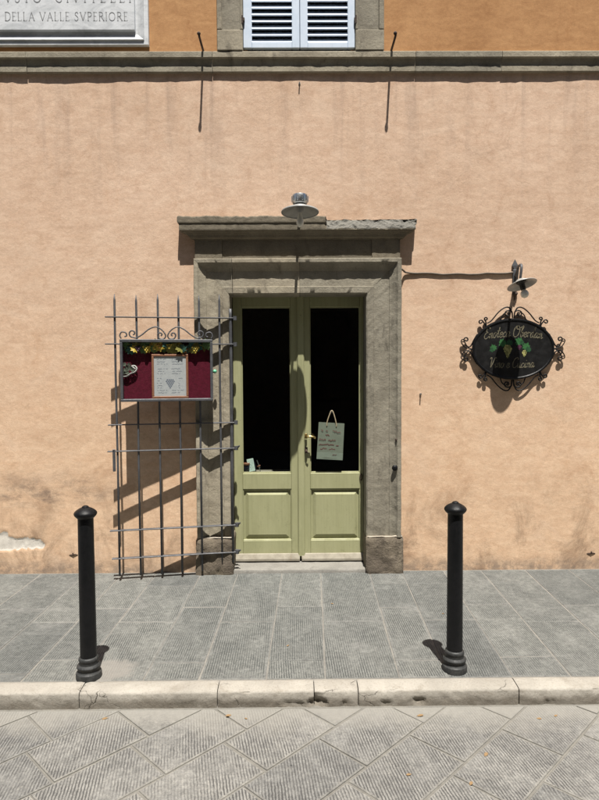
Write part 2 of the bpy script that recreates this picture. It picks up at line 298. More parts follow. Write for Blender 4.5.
def mk_marble():
    n = N('white_marble'); p = n.pos()
    v = n.noise(n.mapp(p, (1.2, 1, 2.4)), 3.4, 8, 0.66, 1.4)
    c = n.mix(n.ramp(v, 0.42, 0.68), (0.60, 0.62, 0.635), (0.44, 0.46, 0.475))
    c = n.mix(n.ramp(n.noise(p, 16, 7, 0.7, 0.6), 0.5, 0.75, 0, 0.45), c, (0.27, 0.28, 0.29))
    return n.fin(c, 0.62, n.bump(n.noise(p, 60, 5), 0.12, 0.004), Specular_IOR_Level=0.3)
M['marble'] = mk_marble()
def mk_kerb():
    n = N('cream_kerb_stone'); p = n.pos()
    c = n.mix(n.ramp(n.noise(p, 3.5, 8, 0.68, 0.7), 0.3, 0.7), (0.345, 0.322, 0.280), (0.262, 0.243, 0.21))
    c = n.mix(n.ramp(n.noise(n.mapp(p, (1, 1, 4)), 9, 8, 0.72, 0.4), 0.5, 0.74, 0, 0.55), c, (0.19, 0.165, 0.13))
    c = n.mix(n.ramp(n.noise(p, 24, 6, 0.7), 0.6, 0.75, 0, 0.5), c, (0.46, 0.43, 0.365))
    q = n.vadd(p, n.mapp(n.noise(p, 6, 5, 0.6, 0, True), (0.16, 0.16, 0.16)))
    cr = n.math('MULTIPLY', n.ramp(n.voro(n.mapp(q, (1.0, 2.0, 2.0)), 3.1), 0.0, 0.012, 1.0, 0.0), n.ramp(n.noise(p, 2.3, 3), 0.53, 0.63))
    c = n.mix(n.math('MULTIPLY', cr, 0.85), c, (0.06, 0.05, 0.04))
    # patchy darker tone low on the face
    fd = n.math('MULTIPLY', n.ramp(n.sep(p)[2], -0.022, -0.06), n.ramp(n.noise(p, 8, 6, 0.7), 0.25, 0.6, 0.1, 0.8))
    c = n.mix(fd, c, (0.16, 0.14, 0.112))
    c = n.mix(n.ramp(n.noise(p, 110, 4, 0.75), 0.5, 0.7, 0.0, 0.6), c, n.mix(1.0, c, (0.6, 0.58, 0.55), 'MULTIPLY'))
    nb = n.bump(n.math('SUBTRACT', 1.0, cr), 0.8, 0.006, n.bump(n.noise(p, 40, 8, 0.68), 0.4, 0.01))
    return n.fin(c, 0.86, nb, Specular_IOR_Level=0.2)
M['kerb'] = mk_kerb()
def mk_glass(name, tint=(1, 1, 1), rough=0.0):
    m_ = bpy.data.materials.new(name); m_.use_nodes = True; t = m_.node_tree; t.nodes.clear()
    o = t.nodes.new('ShaderNodeOutputMaterial'); mx = t.nodes.new('ShaderNodeMixShader')
    tr = t.nodes.new('ShaderNodeBsdfTransparent'); tr.inputs[0].default_value = (*tint, 1)
    gl = t.nodes.new('ShaderNodeBsdfGlossy'); gl.inputs['Roughness'].default_value = rough
    lw = t.nodes.new('ShaderNodeLayerWeight'); lw.inputs[0].default_value = 0.5       # Schlick, the same from both sides
    pw = t.nodes.new('ShaderNodeMath'); pw.operation = 'POWER'; pw.inputs[1].default_value = 5.0
    fr = t.nodes.new('ShaderNodeMath'); fr.operation = 'MULTIPLY_ADD'; fr.inputs[1].default_value = 0.96; fr.inputs[2].default_value = 0.04
    t.links.new(lw.outputs['Facing'], pw.inputs[0]); t.links.new(pw.outputs[0], fr.inputs[0])
    t.links.new(fr.outputs[0], mx.inputs[0]); t.links.new(tr.outputs[0], mx.inputs[1]); t.links.new(gl.outputs[0], mx.inputs[2])
    t.links.new(mx.outputs[0], o.inputs[0]); return m_
M['glass'] = mk_glass('door_glass', (0.75, 0.78, 0.76))
M['caseglass'] = mk_glass('case_glass', (0.96, 0.97, 0.96))

# ------------------------------------------------------------------ mesh helpers
class MB:
    def __init__(s): s.v = []; s.f = []; s.mi = []
    def add(s, vs, fs, mi=0):
        o = len(s.v); s.v += [tuple(p) for p in vs]
        for f in fs: s.f.append([i+o for i in f]); s.mi.append(mi)
    def box(s, a, b, mi=0, bev=0.0):
        x0, y0, z0 = [min(a[i], b[i]) for i in range(3)]; x1, y1, z1 = [max(a[i], b[i]) for i in range(3)]
        if bev <= 0:
            vs = [(x, y, z) for z in (z0, z1) for y in (y0, y1) for x in (x0, x1)]
            s.add(vs, [(0, 2, 3, 1), (4, 5, 7, 6), (0, 1, 5, 4), (2, 6, 7, 3), (0, 4, 6, 2), (1, 3, 7, 5)], mi); return
        t = min(bev, (x1-x0)*.45, (y1-y0)*.45, (z1-z0)*.45)
        def ring(z, q): return [(x0+q, y0+q, z), (x1-q, y0+q, z), (x1-q, y1-q, z), (x0+q, y1-q, z)]
        rings = [ring(z0, t), ring(z0+t, 0), ring(z1-t, 0), ring(z1, t)]
        # chamfer the vertical edges too
        def ch(z, q, k):
            X0, X1, Y0, Y1 = x0+q, x1-q, y0+q, y1-q
            return [(X0+k, Y0, z), (X1-k, Y0, z), (X1, Y0+k, z), (X1, Y1-k, z), (X1-k, Y1, z), (X0+k, Y1, z), (X0, Y1-k, z), (X0, Y0+k, z)]
        rings = [ch(z0, t, t*.6), ch(z0+t, 0, t), ch(z1-t, 0, t), ch(z1, t, t*.6)]
        s.loft(rings, True, True, mi)
    def loft(s, rings, closed=True, caps=True, mi=0):
        n = len(rings[0]); vs = [p for r in rings for p in r]; fs = []
        for i in range(len(rings)-1):
            for j in range(n if closed else n-1):
                k = (j+1) % n; fs.append((i*n+j, i*n+k, (i+1)*n+k, (i+1)*n+j))
        if caps:
            fs.append(tuple(range(n))[::-1]); fs.append(tuple((len(rings)-1)*n+j for j in range(n)))
        s.add(vs, fs, mi)
    def tube(s, pts, r, n=7, mi=0, caps=True, flat=1.0):
        pts = [Vector(p) for p in pts]; rs = r if isinstance(r, (list, tuple)) else [r]*len(pts)
        T = []
        for i in range(len(pts)):
            a = pts[max(0, i-1)]; b = pts[min(len(pts)-1, i+1)]; T.append((b-a).normalized())
        u = T[0].orthogonal().normalized(); rings = []
        for i, p in enumerate(pts):
            u = (u - T[i]*u.dot(T[i])); u = u.normalized() if u.length > 1e-6 else T[i].orthogonal().normalized()
            v = T[i].cross(u)
            rings.append([p+u*(math.cos(2*math.pi*k/n)*rs[i])+v*(math.sin(2*math.pi*k/n)*rs[i]*flat) for k in range(n)])
        s.loft(rings, True, caps, mi)
    def lathe(s, prof, n=24, mat=None, mi=0, caps=False):
        rings = [[Vector((r*math.cos(2*math.pi*k/n), r*math.sin(2*math.pi*k/n), z)) for k in range(n)] for r, z in prof]
        if mat is not None: rings = [[mat @ p for p in r] for r in rings]
        s.loft(rings, True, caps, mi)
    def ball(s, c, r, n=10, k=6, mi=0, sc=(1, 1, 1)):
        prof = [(r*math.sin(math.pi*i/k), -r*math.cos(math.pi*i/k)) for i in range(k+1)]
        prof[0] = (r*.02, -r); prof[-1] = (r*.02, r)
        s.lathe(prof, n, Matrix.Translation(c) @ Matrix.Diagonal((*sc, 1)), mi, True)
    def mesh(s, name, mats, smooth=False):
        me = bpy.data.meshes.new(name); me.from_pydata(s.v, [], s.f)
        for m_ in mats: me.materials.append(m_)
        me.polygons.foreach_set('material_index', s.mi)
        if smooth is True: me.polygons.foreach_set('use_smooth', [True]*len(me.polygons))
        me.update()
        if smooth and smooth is not True:
            me.polygons.foreach_set('use_smooth', [True]*len(me.polygons)); me.set_sharp_from_angle(angle=R_(smooth))
        return me
    def obj(s, name, mat, parent=None, smooth=False, loc=None):
        mats = mat if isinstance(mat, list) else [mat]
        o = bpy.data.objects.new(name, s.mesh(name, mats, smooth)); col.objects.link(o)
        if loc: o.location = loc
        if parent: o.parent = parent
        return o

def link(name, me, parent=None, loc=(0, 0, 0), rot=(0, 0, 0), sc=(1, 1, 1)):
    o = bpy.data.objects.new(name, me); col.objects.link(o); o.location = loc; o.rotation_euler = rot; o.scale = sc
    if parent: o.parent = parent
    return o
def tag(o, label, cat, group=None):
    o['label'] = label; o['category'] = cat
    if group: o['group'] = group
    return o
def thing(name, label, cat, loc=(0, 0, 0), rz=0.0, group=None):
    o = bpy.data.objects.new(name, None); col.objects.link(o); o.location = loc; o.rotation_euler = (0, 0, rz)
    o.empty_display_size = 0.1
    return tag(o, label, cat, group)
def nz(x, y=0.0, z=0.0, sc=1.0, seed=0.0): return noise.fractal(Vector((x*sc+seed, y*sc-seed*.7, z*sc+seed*.3)), 1.0, 2.1, 4)
def smooth_line(pts, k=6):                 # Catmull-Rom through the points
    pts = [Vector(p) for p in pts]; out = []
    q = [pts[0]*2-pts[1]] + pts + [pts[-1]*2-pts[-2]]
    for i in range(1, len(q)-2):
        a, b, c, d = q[i-1:i+3]
        for j in range(k):
            t = j/k
            out.append(0.5*((2*b)+(c-a)*t+(2*a-5*b+4*c-d)*t*t+(3*b-3*c+d-a)*t**3))
    out.append(pts[-1]); return out
def ribbon(mb, pts, w, place, mi=0):       # flat stroke; place maps (x, y) to 3D
    pts = [Vector((p[0], p[1])) for p in pts]; ws = w if isinstance(w, list) else [w]*len(pts)
    L = []
    for i, p in enumerate(pts):
        t = pts[min(i+1, len(pts)-1)]-pts[max(i-1, 0)]
        t = t.normalized() if t.length > 1e-9 else Vector((1, 0)); nrm = Vector((-t.y, t.x))*ws[i]*.5
        L += [place(p-nrm), place(p+nrm)]
    mb.add(L, [(2*i, 2*i+2, 2*i+3, 2*i+1) for i in range(len(pts)-1)], mi)

# ================================================================== THE SETTING
def struct(o): o['kind'] = 'structure'; return o
KB, KF, ROADZ = -1.712, -1.828, -0.078       # kerb back edge, kerb front, road level
gmb = MB(); gmb.add([(-150, -150, -0.13), (150, -150, -0.13), (150, 60, -0.13), (-150, 60, -0.13)], [(0, 1, 2, 3)])
struct(gmb.obj('ground', M['asphalt']))

def inset(poly, t):                          # convex CCW polygon moved inwards
    n = len(poly); out = []
    for i in range(n):
        a, b, c = poly[i-1], poly[i], poly[(i+1) % n]
        e1 = (b-a).normalized(); e2 = (c-b).normalized()
        n1 = Vector((-e1.y, e1.x)); n2 = Vector((-e2.y, e2.x))
        k = 1+n1.dot(n2)
        out.append(b+(n1+n2)*(t/max(k, .25)))
    return out
def area(p): return 0.5*sum(p[i-1].x*p[i].y-p[i].x*p[i-1].y for i in range(len(p)))
def clip(poly, f):
    out = []
    for i in range(len(poly)):
        a, b = poly[i-1], poly[i]; fa, fb = f(a), f(b)
        if fa*fb < 0: out.append(a+(b-a)*(fa/(fa-fb)))
        if fb >= 0: out.append(b)
    return out
def slab(poly, z, parent, mats, margin, name='slab', jit=0.0015, bev=0.004, thick=0.03):
    c = sum(poly, Vector((0, 0)))/len(poly); p = [q-c for q in poly]
    if area(p) < 0: p = p[::-1]
    zs = random.uniform(-jit, jit); tx, ty = random.uniform(-jit, jit)*3, random.uniform(-jit, jit)*3
    H = lambda q, dz: (q.x, q.y, dz+zs+q.x*tx+q.y*ty)
    rings = [[H(q, -thick) for q in p], [H(q, -bev*.8) for q in p], [H(q, 0) for q in inset(p, bev)]]
    mb = MB(); mb.loft(rings, True, False, 1); n = len(p)
    ip = inset(p, margin) if margin > bev else None
    if ip and area(ip) > 0.02 and all((ip[i]-ip[i-1]).length > 0.02 for i in range(n)) and len(inset(p, margin*2)) == n and area(inset(p, margin*1.5)) > 0:
        r2 = [H(q, 0) for q in inset(p, bev)]; r3 = [H(q, 0.0) for q in ip]
        mb.loft([r2, r3], True, False, 1); mb.add(r3, [tuple(range(n))], 0)
    else:
        mb.add(rings[2], [tuple(range(n))], 0 if margin <= bev else 1)
    return mb.obj(name, mats, parent, loc=(c.x, c.y, z))

# --- pavement: mortar bed with a slab for every paving stone
pav = MB(); pav.add([(-8, KB-.02, -.003), (8, KB-.02, -.003), (8, .3, -.003), (-8, .3, -.003)], [(0, 1, 2, 3)])
pav.add([(-8, KB-.02, -.12), (8, KB-.02, -.12), (8, KB-.02, -.0035), (-8, KB-.02, -.0035)], [(0, 1, 2, 3)])
pavement = struct(pav.obj('pavement', M['mortar']))
SK = 0.030
cols_px = [38, 83, 120, 154, 200, 237, 281.5, 321, 370.7, 404, 447, 486, 531.5, 577]
xs = [G(x, 576).x + SK*0.13 for x in cols_px]
while xs[0] > -3.6: xs.insert(0, xs[0]-random.uniform(.3, .42))
while xs[-1] < 3.6: xs.append(xs[-1]+random.uniform(.3, .42))
yy = lambda py: G(300, py).y
for i in range(len(xs)-1):
    k = (i - xs.index(G(281.5, 576).x + SK*0.13)) % 2
    cuts = [yy(607)+random.uniform(-.03, .03), yy(659)+random.uniform(-.03, .03)] if k == 0 else [yy(622)+random.uniform(-.04, .04)]
    if random.random() < .3: cuts.insert(0, yy(585)+random.uniform(-.01, .02))
    if k == 1 and random.random() < .3: cuts.append(yy(671))
    ends = [-0.012] + cuts + [KB+.004]
    g = 0.0036
    for a, b in zip(ends, ends[1:]):
        q = [Vector((xs[i]-SK*(-b)*-1*0+SK*b+g, b+g)), Vector((xs[i+1]+SK*b-g, b+g)), Vector((xs[i+1]+SK*a-g, a-g)), Vector((xs[i]+SK*a+g, a-g))]
        # the joints are not perfectly true
        q = [v+Vector((random.uniform(-.003, .003), random.uniform(-.003, .003))) for v in q]
        # stop at the door jambs' plinths and the threshold
        slab(q, 0.0, pavement, [M['pave'], M['pave_plain']], 0.010 if random.random() < .5 else 0.0, jit=.0008, bev=.0025)

# --- kerb of long worn stones
kerb = MB(); kerb.add([(-8, KF+.03, -.125), (8, KF+.03, -.125), (8, KB-.008, -.125), (-8, KB-.008, -.125)], [(0, 1, 2, 3)])
kerb = struct(kerb.obj('kerb', M['mortar']))
kx = [G(x, 688).x for x in (82, 218, 314, 358, 519)]
while kx[0] > -3.4: kx.insert(0, kx[0]-random.uniform(.62, .85))
while kx[-1] < 3.4: kx.append(kx[-1]+random.uniform(.62, .85))
chips = [(G(319, 706, -.05).x, -.060, .055, .022), (G(345, 706, -.05).x, -.064, .015, .012), (G(388, 706, -.05).x, -.066, .022, .010), (G(421, 705, -.05).x, -.058, .028, .016), (G(293, 709, -.05).x, -.068, .07, .010), (G(560, 709, -.05).x, -.068, .04, .008)]
def kerb_stone(x0, x1, seed):
    prof = [(KB-.004, -.10), (KB-.004, -.004), (KB-.012, .003), (KB-.03, .006), (KB-.06, .005), (KB-.094, .002)]
    for a in range(1, 7):
        t = a/6*math.pi/2; prof.append((KF+.015-.015*math.sin(t), -.015+.015*math.cos(t)))
    prof += [(KF-.002, -.026), (KF-.002, -.037), (KF-.002, -.048), (KF-.001, -.060), (KF+.0, -.075), (KF+.002, -.12)]
    g = .0022; n = max(6, int((x1-x0)/.009)); rings = []
    for i in range(n+1):
        x = x0+g+(x1-x0-2*g)*i/n; e = min(i, n-i); pull = .0045 if e == 0 else (.001 if e == 1 else 0)
        r = []
        for j, (y, z) in enumerate(prof):
            d = nz(x, y, z, 7, seed)*.0040+nz(x, y, z, 28, seed)*.0022+nz(x, y, z, 70, seed)*.0012
            chip = max(0, nz(x, 0, z, 5.5, seed+9)-.40)*.035 if j > 8 else 0
            for (hx_, hz_, rx_, dp_) in chips:
                e_ = math.hypot((x-hx_)/rx_, (z-hz_)/.016)+nz(x, z, 3, 38, seed)*.9
                if j > 8 and e_ < 1: chip += .75*dp_*(1-e_)**.5
            k = 0 if j < 2 else 1
            r.append((x, y+k*(pull+d*.8+chip), z-k*(pull*.7+d*.7 if j < 12 else 0)))
        rings.append(r)
    mb = MB(); mb.loft(rings, False, False)
    mb.add(rings[0], [tuple(range(len(prof)))]); mb.add(rings[-1], [tuple(range(len(prof)))[::-1]])
    return mb.obj('kerb_stone', M['kerb'], kerb, smooth=50)
for i in range(len(kx)-1): kerb_stone(kx[i], kx[i+1], i*3.7)

# --- street of diagonal combed slabs
rd = MB(); rd.add([(-8, -9, ROADZ-.006), (8, -9, ROADZ-.006), (8, KF+.03, ROADZ-.006), (-8, KF+.03, ROADZ-.006)], [(0, 1, 2, 3)])
road = struct(rd.obj('road', M['sand']))
u = Vector((1, 1)).normalized(); v = Vector((1, -1)).normalized()
RW, SL = 0.287, 0.445
t0 = {0: -2.39, 1: -2.04, 2: -1.73, 3: -1.414, 4: -1.10, 5: -.764, 6: -.87+.33}
YMIN = -3.6
for r in range(-9, 16):
    s0 = .686+RW*r; s1 = s0+RW
    off = t0.get(r, -2.39+.327*r)
    for k in range(-14, 15):
        jit = random.uniform(-.02, .02)
        ta, tb = off+SL*k, off+SL*(k+1)
        g = .0055
        q = [u*(ta+g)+v*(s0+g), u*(ta+g)+v*(s1-g), u*(tb-g)+v*(s1-g), u*(tb-g)+v*(s0+g)]
        if area(q) < 0: q = q[::-1]
        q = [p+Vector((random.uniform(-.003, .003), random.uniform(-.003, .003))) for p in q]
        q = clip(q, lambda p: (KF-.022)-p.y); 
        if len(q) >= 3: q = clip(q, lambda p: p.y-YMIN)
        if len(q) >= 3: q = clip(q, lambda p: p.x+3.2)
        if len(q) >= 3: q = clip(q, lambda p: 3.2-p.x)
        q = [p for i, p in enumerate(q) if (p-q[i-1]).length > .004]
        if len(q) < 3 or area(q) < .004: continue
        slab(q, ROADZ, road, [M['road'], M['road_plain']], .0065, jit=.0012, bev=.003)
far = MB(); far.add([(-8, -9, ROADZ-.004), (8, -9, ROADZ-.004), (8, YMIN-.01, ROADZ-.004), (-8, YMIN-.01, ROADZ-.004)], [(0, 1, 2, 3)])
far.obj('street_surface', M['asphalt'], road)

# ================================================================== THE HOUSE
house = thing('town_house', 'peach and ochre plastered house front with grey stone doorway and string course', 'house')
XO, XR, ZO, AW = -.78, .838, P(300, 258, .08).z, .272     # outer edges of the stone architrave, its width
XI0, XI1, ZI = XO+AW, XR-AW+.004, P(300, 290, .04).z      # door opening
ZS = P(300, 50, .06).z                                    # top of the string course

def vnoise(x, z, sc, seed):
    rs = np.random.RandomState(seed); g = rs.rand(256, 256)
    fx, fz = x*sc, z*sc; ix, iz = np.floor(fx).astype(int), np.floor(fz).astype(int); fx = fx-ix; fz = fz-iz
    fx = fx*fx*(3-2*fx); fz = fz*fz*(3-2*fz)
    q = lambda a, b: g[(ix+a) % 256, (iz+b) % 256]
    return (q(0, 0)*(1-fx)+q(1, 0)*fx)*(1-fz)+(q(0, 1)*(1-fx)+q(1, 1)*fx)*fz-.5
def wall_sheet(name, xs_, zs_, hole, mat, amp, peel=None):
    X, Z = np.meshgrid(np.array(xs_), np.array(zs_), indexing='ij')
    Y = amp*(.0070*vnoise(X, Z, 1.6, 1)+.0022*vnoise(X, Z, 5, 2)+.0006*vnoise(X, Z*1.1, 14, 3)+.0005*vnoise(X, Z*1.1, 37, 4))
    pk = np.zeros_like(X)
    if peel:
        for (cx, cz, rx, rz) in peel:
            e = 1.25-np.sqrt(((X-cx)/rx)**2+((Z-cz)/rz)**2)
            e = e+.6*vnoise(X, Z, 11, 11)+.7*vnoise(X, Z, 24, 12)+.4*vnoise(X, Z, 55, 14)
            pk = np.maximum(pk, np.clip((e-.15)*6, 0, 1))
        Y = Y+.0065*pk+pk*.004*vnoise(X, Z, 30, 13)
    nx, nzz = X.shape
    V = np.stack([X, Y, Z], -1).reshape(-1, 3)
    I = np.arange(nx*nzz).reshape(nx, nzz)
    F = np.stack([I[:-1, :-1], I[1:, :-1], I[1:, 1:], I[:-1, 1:]], -1).reshape(-1, 4)
    if hole is not None:
        cen = V[F].mean(1); x0, x1, z0, z1 = hole
        F = F[~((cen[:, 0] > x0) & (cen[:, 0] < x1) & (cen[:, 2] > z0) & (cen[:, 2] < z1))]
    me = bpy.data.meshes.new(name)
    me.vertices.add(len(V)); me.vertices.foreach_set('co', V.ravel())
    me.loops.add(len(F)*4); me.loops.foreach_set('vertex_index', F.ravel().astype(np.int32))
    me.polygons.add(len(F)); me.polygons.foreach_set('loop_start', np.arange(0, len(F)*4, 4, dtype=np.int32))
    me.polygons.foreach_set('loop_total', np.full(len(F), 4, dtype=np.int32))
    me.polygons.foreach_set('use_smooth', [True]*len(F))
    if peel:
        a = me.attributes.new('peel', 'FLOAT', 'POINT'); a.data.foreach_set('value', pk.ravel().astype(np.float32))
    me.materials.append(mat); me.update(); me.validate()
    o = bpy.data.objects.new(name, me); col.objects.link(o); o.parent = house; return o
def rng(a, b, st): return list(np.linspace(a, b, max(2, int(round((b-a)/st))+1)))
wx = rng(-6, -2.7, .1)[:-1]+rng(-2.7, 2.7, .0125)+rng(2.7, 6, .1)[1:]
pc = P(14, 544); pc2 = P(36, 545); pc3 = P(-8, 540)
wall_sheet('plaster_wall', wx, rng(-.02, ZS-.1, .0125), (XO+.09, XR-.09, -.1, ZO+.05), M['wall'], 1.0,
           [(pc.x, pc.z, .12, .052), (pc2.x, pc2.z+.005, .095, .040), (pc3.x, pc3.z, .15, .10)])
WX0, WX1 = P(243, 30, .02).x, P(355, 30, .02).x           # shutter opening
wall_sheet('upper_wall', rng(-6, 6, .05), rng(ZS-.1, 8.2, .05), (WX0+.03, WX1-.03, ZS, ZS+1.85), M['upper'], .7)
bk = MB(); bk.box((-6, .03, ZS+2.2), (6, .4, 8.2)); bk.box((-6, .03, -.02), (-2.4, .4, ZS+2.2)); bk.box((2.4, .03, -.02), (6, .4, ZS+2.2))
bk.obj('wall_core', M['upper'], house)
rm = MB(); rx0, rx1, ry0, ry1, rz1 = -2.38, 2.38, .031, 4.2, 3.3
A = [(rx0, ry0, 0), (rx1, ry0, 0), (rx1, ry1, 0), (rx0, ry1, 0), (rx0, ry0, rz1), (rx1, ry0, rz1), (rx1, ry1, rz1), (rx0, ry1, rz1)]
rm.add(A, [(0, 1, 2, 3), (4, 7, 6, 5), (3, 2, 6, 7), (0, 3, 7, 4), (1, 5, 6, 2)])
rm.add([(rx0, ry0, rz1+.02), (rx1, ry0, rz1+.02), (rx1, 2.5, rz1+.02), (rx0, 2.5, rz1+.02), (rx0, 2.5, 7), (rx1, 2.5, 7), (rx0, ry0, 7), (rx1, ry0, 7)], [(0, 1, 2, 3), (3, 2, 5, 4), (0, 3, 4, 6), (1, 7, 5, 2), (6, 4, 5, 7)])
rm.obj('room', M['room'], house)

# --- a swept piece of moulded stone
def prism(rings_fn, prof, n, seed, amp=.002, caps=True):
    rings = []
    for i in range(n+1):
        t = i/n; r = []
        for (a, d) in prof:
            p = Vector(rings_fn(t, a, d)); k = nz(p.x, p.y, p.z, 6, seed)*amp+nz(p.x, p.y, p.z, 25, seed)*amp*.7
            r.append((p.x+k*.6, p.y+k, p.z+k*.6))
        rings.append(r)
    mb = MB(); mb.loft(rings, False, False)
    if caps: mb.add(rings[0], [tuple(range(len(prof)))]); mb.add(rings[-1], [tuple(range(len(prof)))[::-1]])
    return mb
# string course
for a, b in zip(sc_ := [-6, -4.1, -2.05, -.62, .95, 1.62, 3.3, 4.8, 6], sc_[1:]):
    prof = [(0, -.2), (0, .043), (-.005, .047), (-.044, .047), (-.048, .043), (-.050, .030), (-.070, .024), (-.098, .018), (-.103, .020), (-.105, .025), (-.142, .025), (-.146, .021), (-.148, -.04)]
    prism(lambda t, h, d: (a+.0015+(b-a-.003)*t, -d, ZS+h), prof, int((b-a)/.04), a, .0028).obj('string_course_stone', M['stone'], house, smooth=35)
# doorway: plinth blocks, jambs, architrave lintel, frieze and cornice
ZP = P(215, 537, .05).z
aprof = [(0, -.02), (0, .074), (.004, .08), (.030, .08), (.034, .076), (.040, .066), (.052, .060), (.066, .050), (.078, .044), (.090, .041), (.092, .036), (.150, .036), (.212, .036), (.215, .041), (.262, .040), (AW, .030), (AW, -.10), (AW, -.28)]
dz = lambda a: ZO-a
for side in (0, 1):
    X = (lambda a: XO+a) if side == 0 else (lambda a: XR-a)
    prism(lambda t, a, d: (X(a), -d, ZP-.004+(dz(a)-ZP+.004)*t), aprof, 130, 3+side*5, .0034).obj('jamb_stone', M['stone'], house, smooth=40)
cuts = [None, P(232, 270, .06).x, P(298.5, 270, .06).x+.01, None]
for i in range(3):
    def fn(t, a, d, i=i):
        x0 = XO+a if cuts[i] is None else cuts[i]+.0015; x1 = XR-a if cuts[i+1] is None else cuts[i+1]-.0015
        return (max(min(x0+(x1-x0)*t, XR-a), XO+a), -d, ZO-a)
    prism(fn, aprof, 44, 20+i, .0026).obj('lintel_stone', M['stone'], house, smooth=40)
for side in (0, 1):
    a, b = (XO-.012, XO+AW+.012) if side == 0 else (XR-AW-.006, XR+.02)
    rings = []; K = 12
    for i in range(15):
        z = -.01+(ZP+.008)*i/14; ring = []
        e = .008 if i == 14 else 0.0
        loop = [(a, .02)]+[(a+(b-a)*k/K, .0) for k in range(K+1)]+[(b, .02), (b, -.3), (a, -.3)]
        for (x, kind) in loop:
            d = kind if kind < 0 else (.078 if kind == 0 else .02)
            if x == a or x == b: d = d if kind < 0 else (.066 if kind == 0 else .02)
            k = nz(x, d, z, 8, 40+side)*.012+nz(x, d, z, 22, 41+side)*.007
            ring.append((x+k*.5+(e if x < (a+b)/2 else -e), -d+k+e, z+k*.3))
        rings.append(ring)
    mb = MB(); mb.loft(rings, True, True); mb.obj('plinth_block', M['stone_base'], house, smooth=60)
    lm = MB(); lm.tube([(a+.012+(b-a-.024)*t/10, -.070+nz(t, 3, side)*.004, ZP-.001+nz(t*.7, side*9)*.004) for t in range(11)], [.0045+.003*abs(nz(t*1.3, 7+side)) for t in range(11)], 6)
    lm.obj('joint_mortar', M['lime'], house, smooth=True)
ZF = P(300, 240, .03).z
fx = [XO+.004, P(222, 250, .03).x, P(372, 250, .03).x, XR-.004]
for i in range(3):
    dd = .024 if i == 1 else .03
    fp = [(0, -.02), (0, dd-.003), (.004, dd), (.5, dd), (1.0-.004, dd), (1, dd-.003), (1, -.02)]
    prism(lambda t, a, d: (fx[i]+.001+(fx[i+1]-fx[i]-.002)*t, -d, ZO+.001+(ZF+.01-ZO)*a), fp, 30, 60+i, .002).obj('frieze_stone', M['stone_dark'], house, smooth=40)
# cornice: mitred returns, its right part broken off along the top
ZC = P(300, 215, .12).z
cp = [(0, .032), (.010, .034), (.012, .044), (.018, .050), (.034, .056), (.050, .068), (.056, .078), (.060, .080), (.064, .088), (.066, .091)]
cp += [(.066+.052*k/6, .092) for k in range(1, 7)]+[(.121, .098)]+[(.121+(ZC-ZF-.121)*k/6, .099) for k in range(1, 6)]+[(ZC-ZF, .096), (ZC-ZF, .06), (ZC-ZF, -.02)]
xb = P(326, 220, .12).x
def corn(x, a, d, out):
    z = ZF+a; br = 1 if x > xb+nz(z, 3, 0, 30)*.02 else 0
    if br and a > .067 and out != 0:
        k = min(1, (a-.067)/max(1e-5, ZC-ZF-.067))
        dd = .099-.052*k+nz(x, z, 1, 11)*.020+nz(x, z, 4, 34)*.007
        d = min(d, dd) if d > .05 else d
        z -= k*(.020+.012*nz(x, 8, 1, 9)+.008*nz(x, 3, 3, 40))+(1-k)*.010*nz(x, 5, 2, 15)
    elif a >= ZC-ZF-.02:
        z += (nz(x, 5, 0, 7)*.008+nz(x, 9, 0, 26)*.006)
    return z, d
mb = MB(); rings = []; x0, x1 = XO+.006, XR-.006; NST = 260
for i in range(NST+1):
    t = i/NST; r = []
    for (a, d) in cp:
        e = max(d-.03, 0)*1.8
        x = (x0-e)+(x1-x0+2*e)*t
        z, d2 = corn(x, a, d, 1); k = nz(x, a, d, 18, 70)*.0016
        r.append((x, -d2+k, z+k))
    rings.append(r)
NB = next(i for i, (a, d) in enumerate(cp) if a > .07)
for i in range(NST):
    for j in range(len(cp)-1):
        A_ = [rings[i][j], rings[i+1][j], rings[i+1][j+1], rings[i][j+1]]
        br = A_[0][0] > xb and j >= NB
        mb.add(A_, [(0, 1, 2, 3)], 1 if br else 0)
for rr, si in ((rings[0], 0), (rings[-1], 1)):     # the returns run back to the wall
    back = [(p[0], .02, p[2]) for p in rr]
    mb.loft([rr, back] if si else [back, rr], False, False, 0)
cor = mb.obj('cornice', [M['stone_dark'], M['stone_break']], house)
import bmesh as _bm
b_ = _bm.new(); b_.from_mesh(cor.data); _bm.ops.remove_doubles(b_, verts=b_.verts, dist=1e-5); b_.to_mesh(cor.data); b_.free()
# threshold
th = MB(); rings = []
for i in range(25):
    x = XI0-.02+(XI1-XI0+.04)*i/24
    rings.append([(x, p[0]+nz(x, p[0], 0, 8)*.003, p[1]+nz(x, p[0], 2, 10)*.003) for p in [(.3, -.02), (.3, .034), (.1, .033), (-.025, .030), (-.040, .024), (-.046, .012), (-.047, -.02)]])
th.loft(rings, False, False); th.add(rings[0], [tuple(range(7))]); th.add(rings[-1], [tuple(range(7))[::-1]])
th.obj('threshold', M['sill'], house, smooth=40)

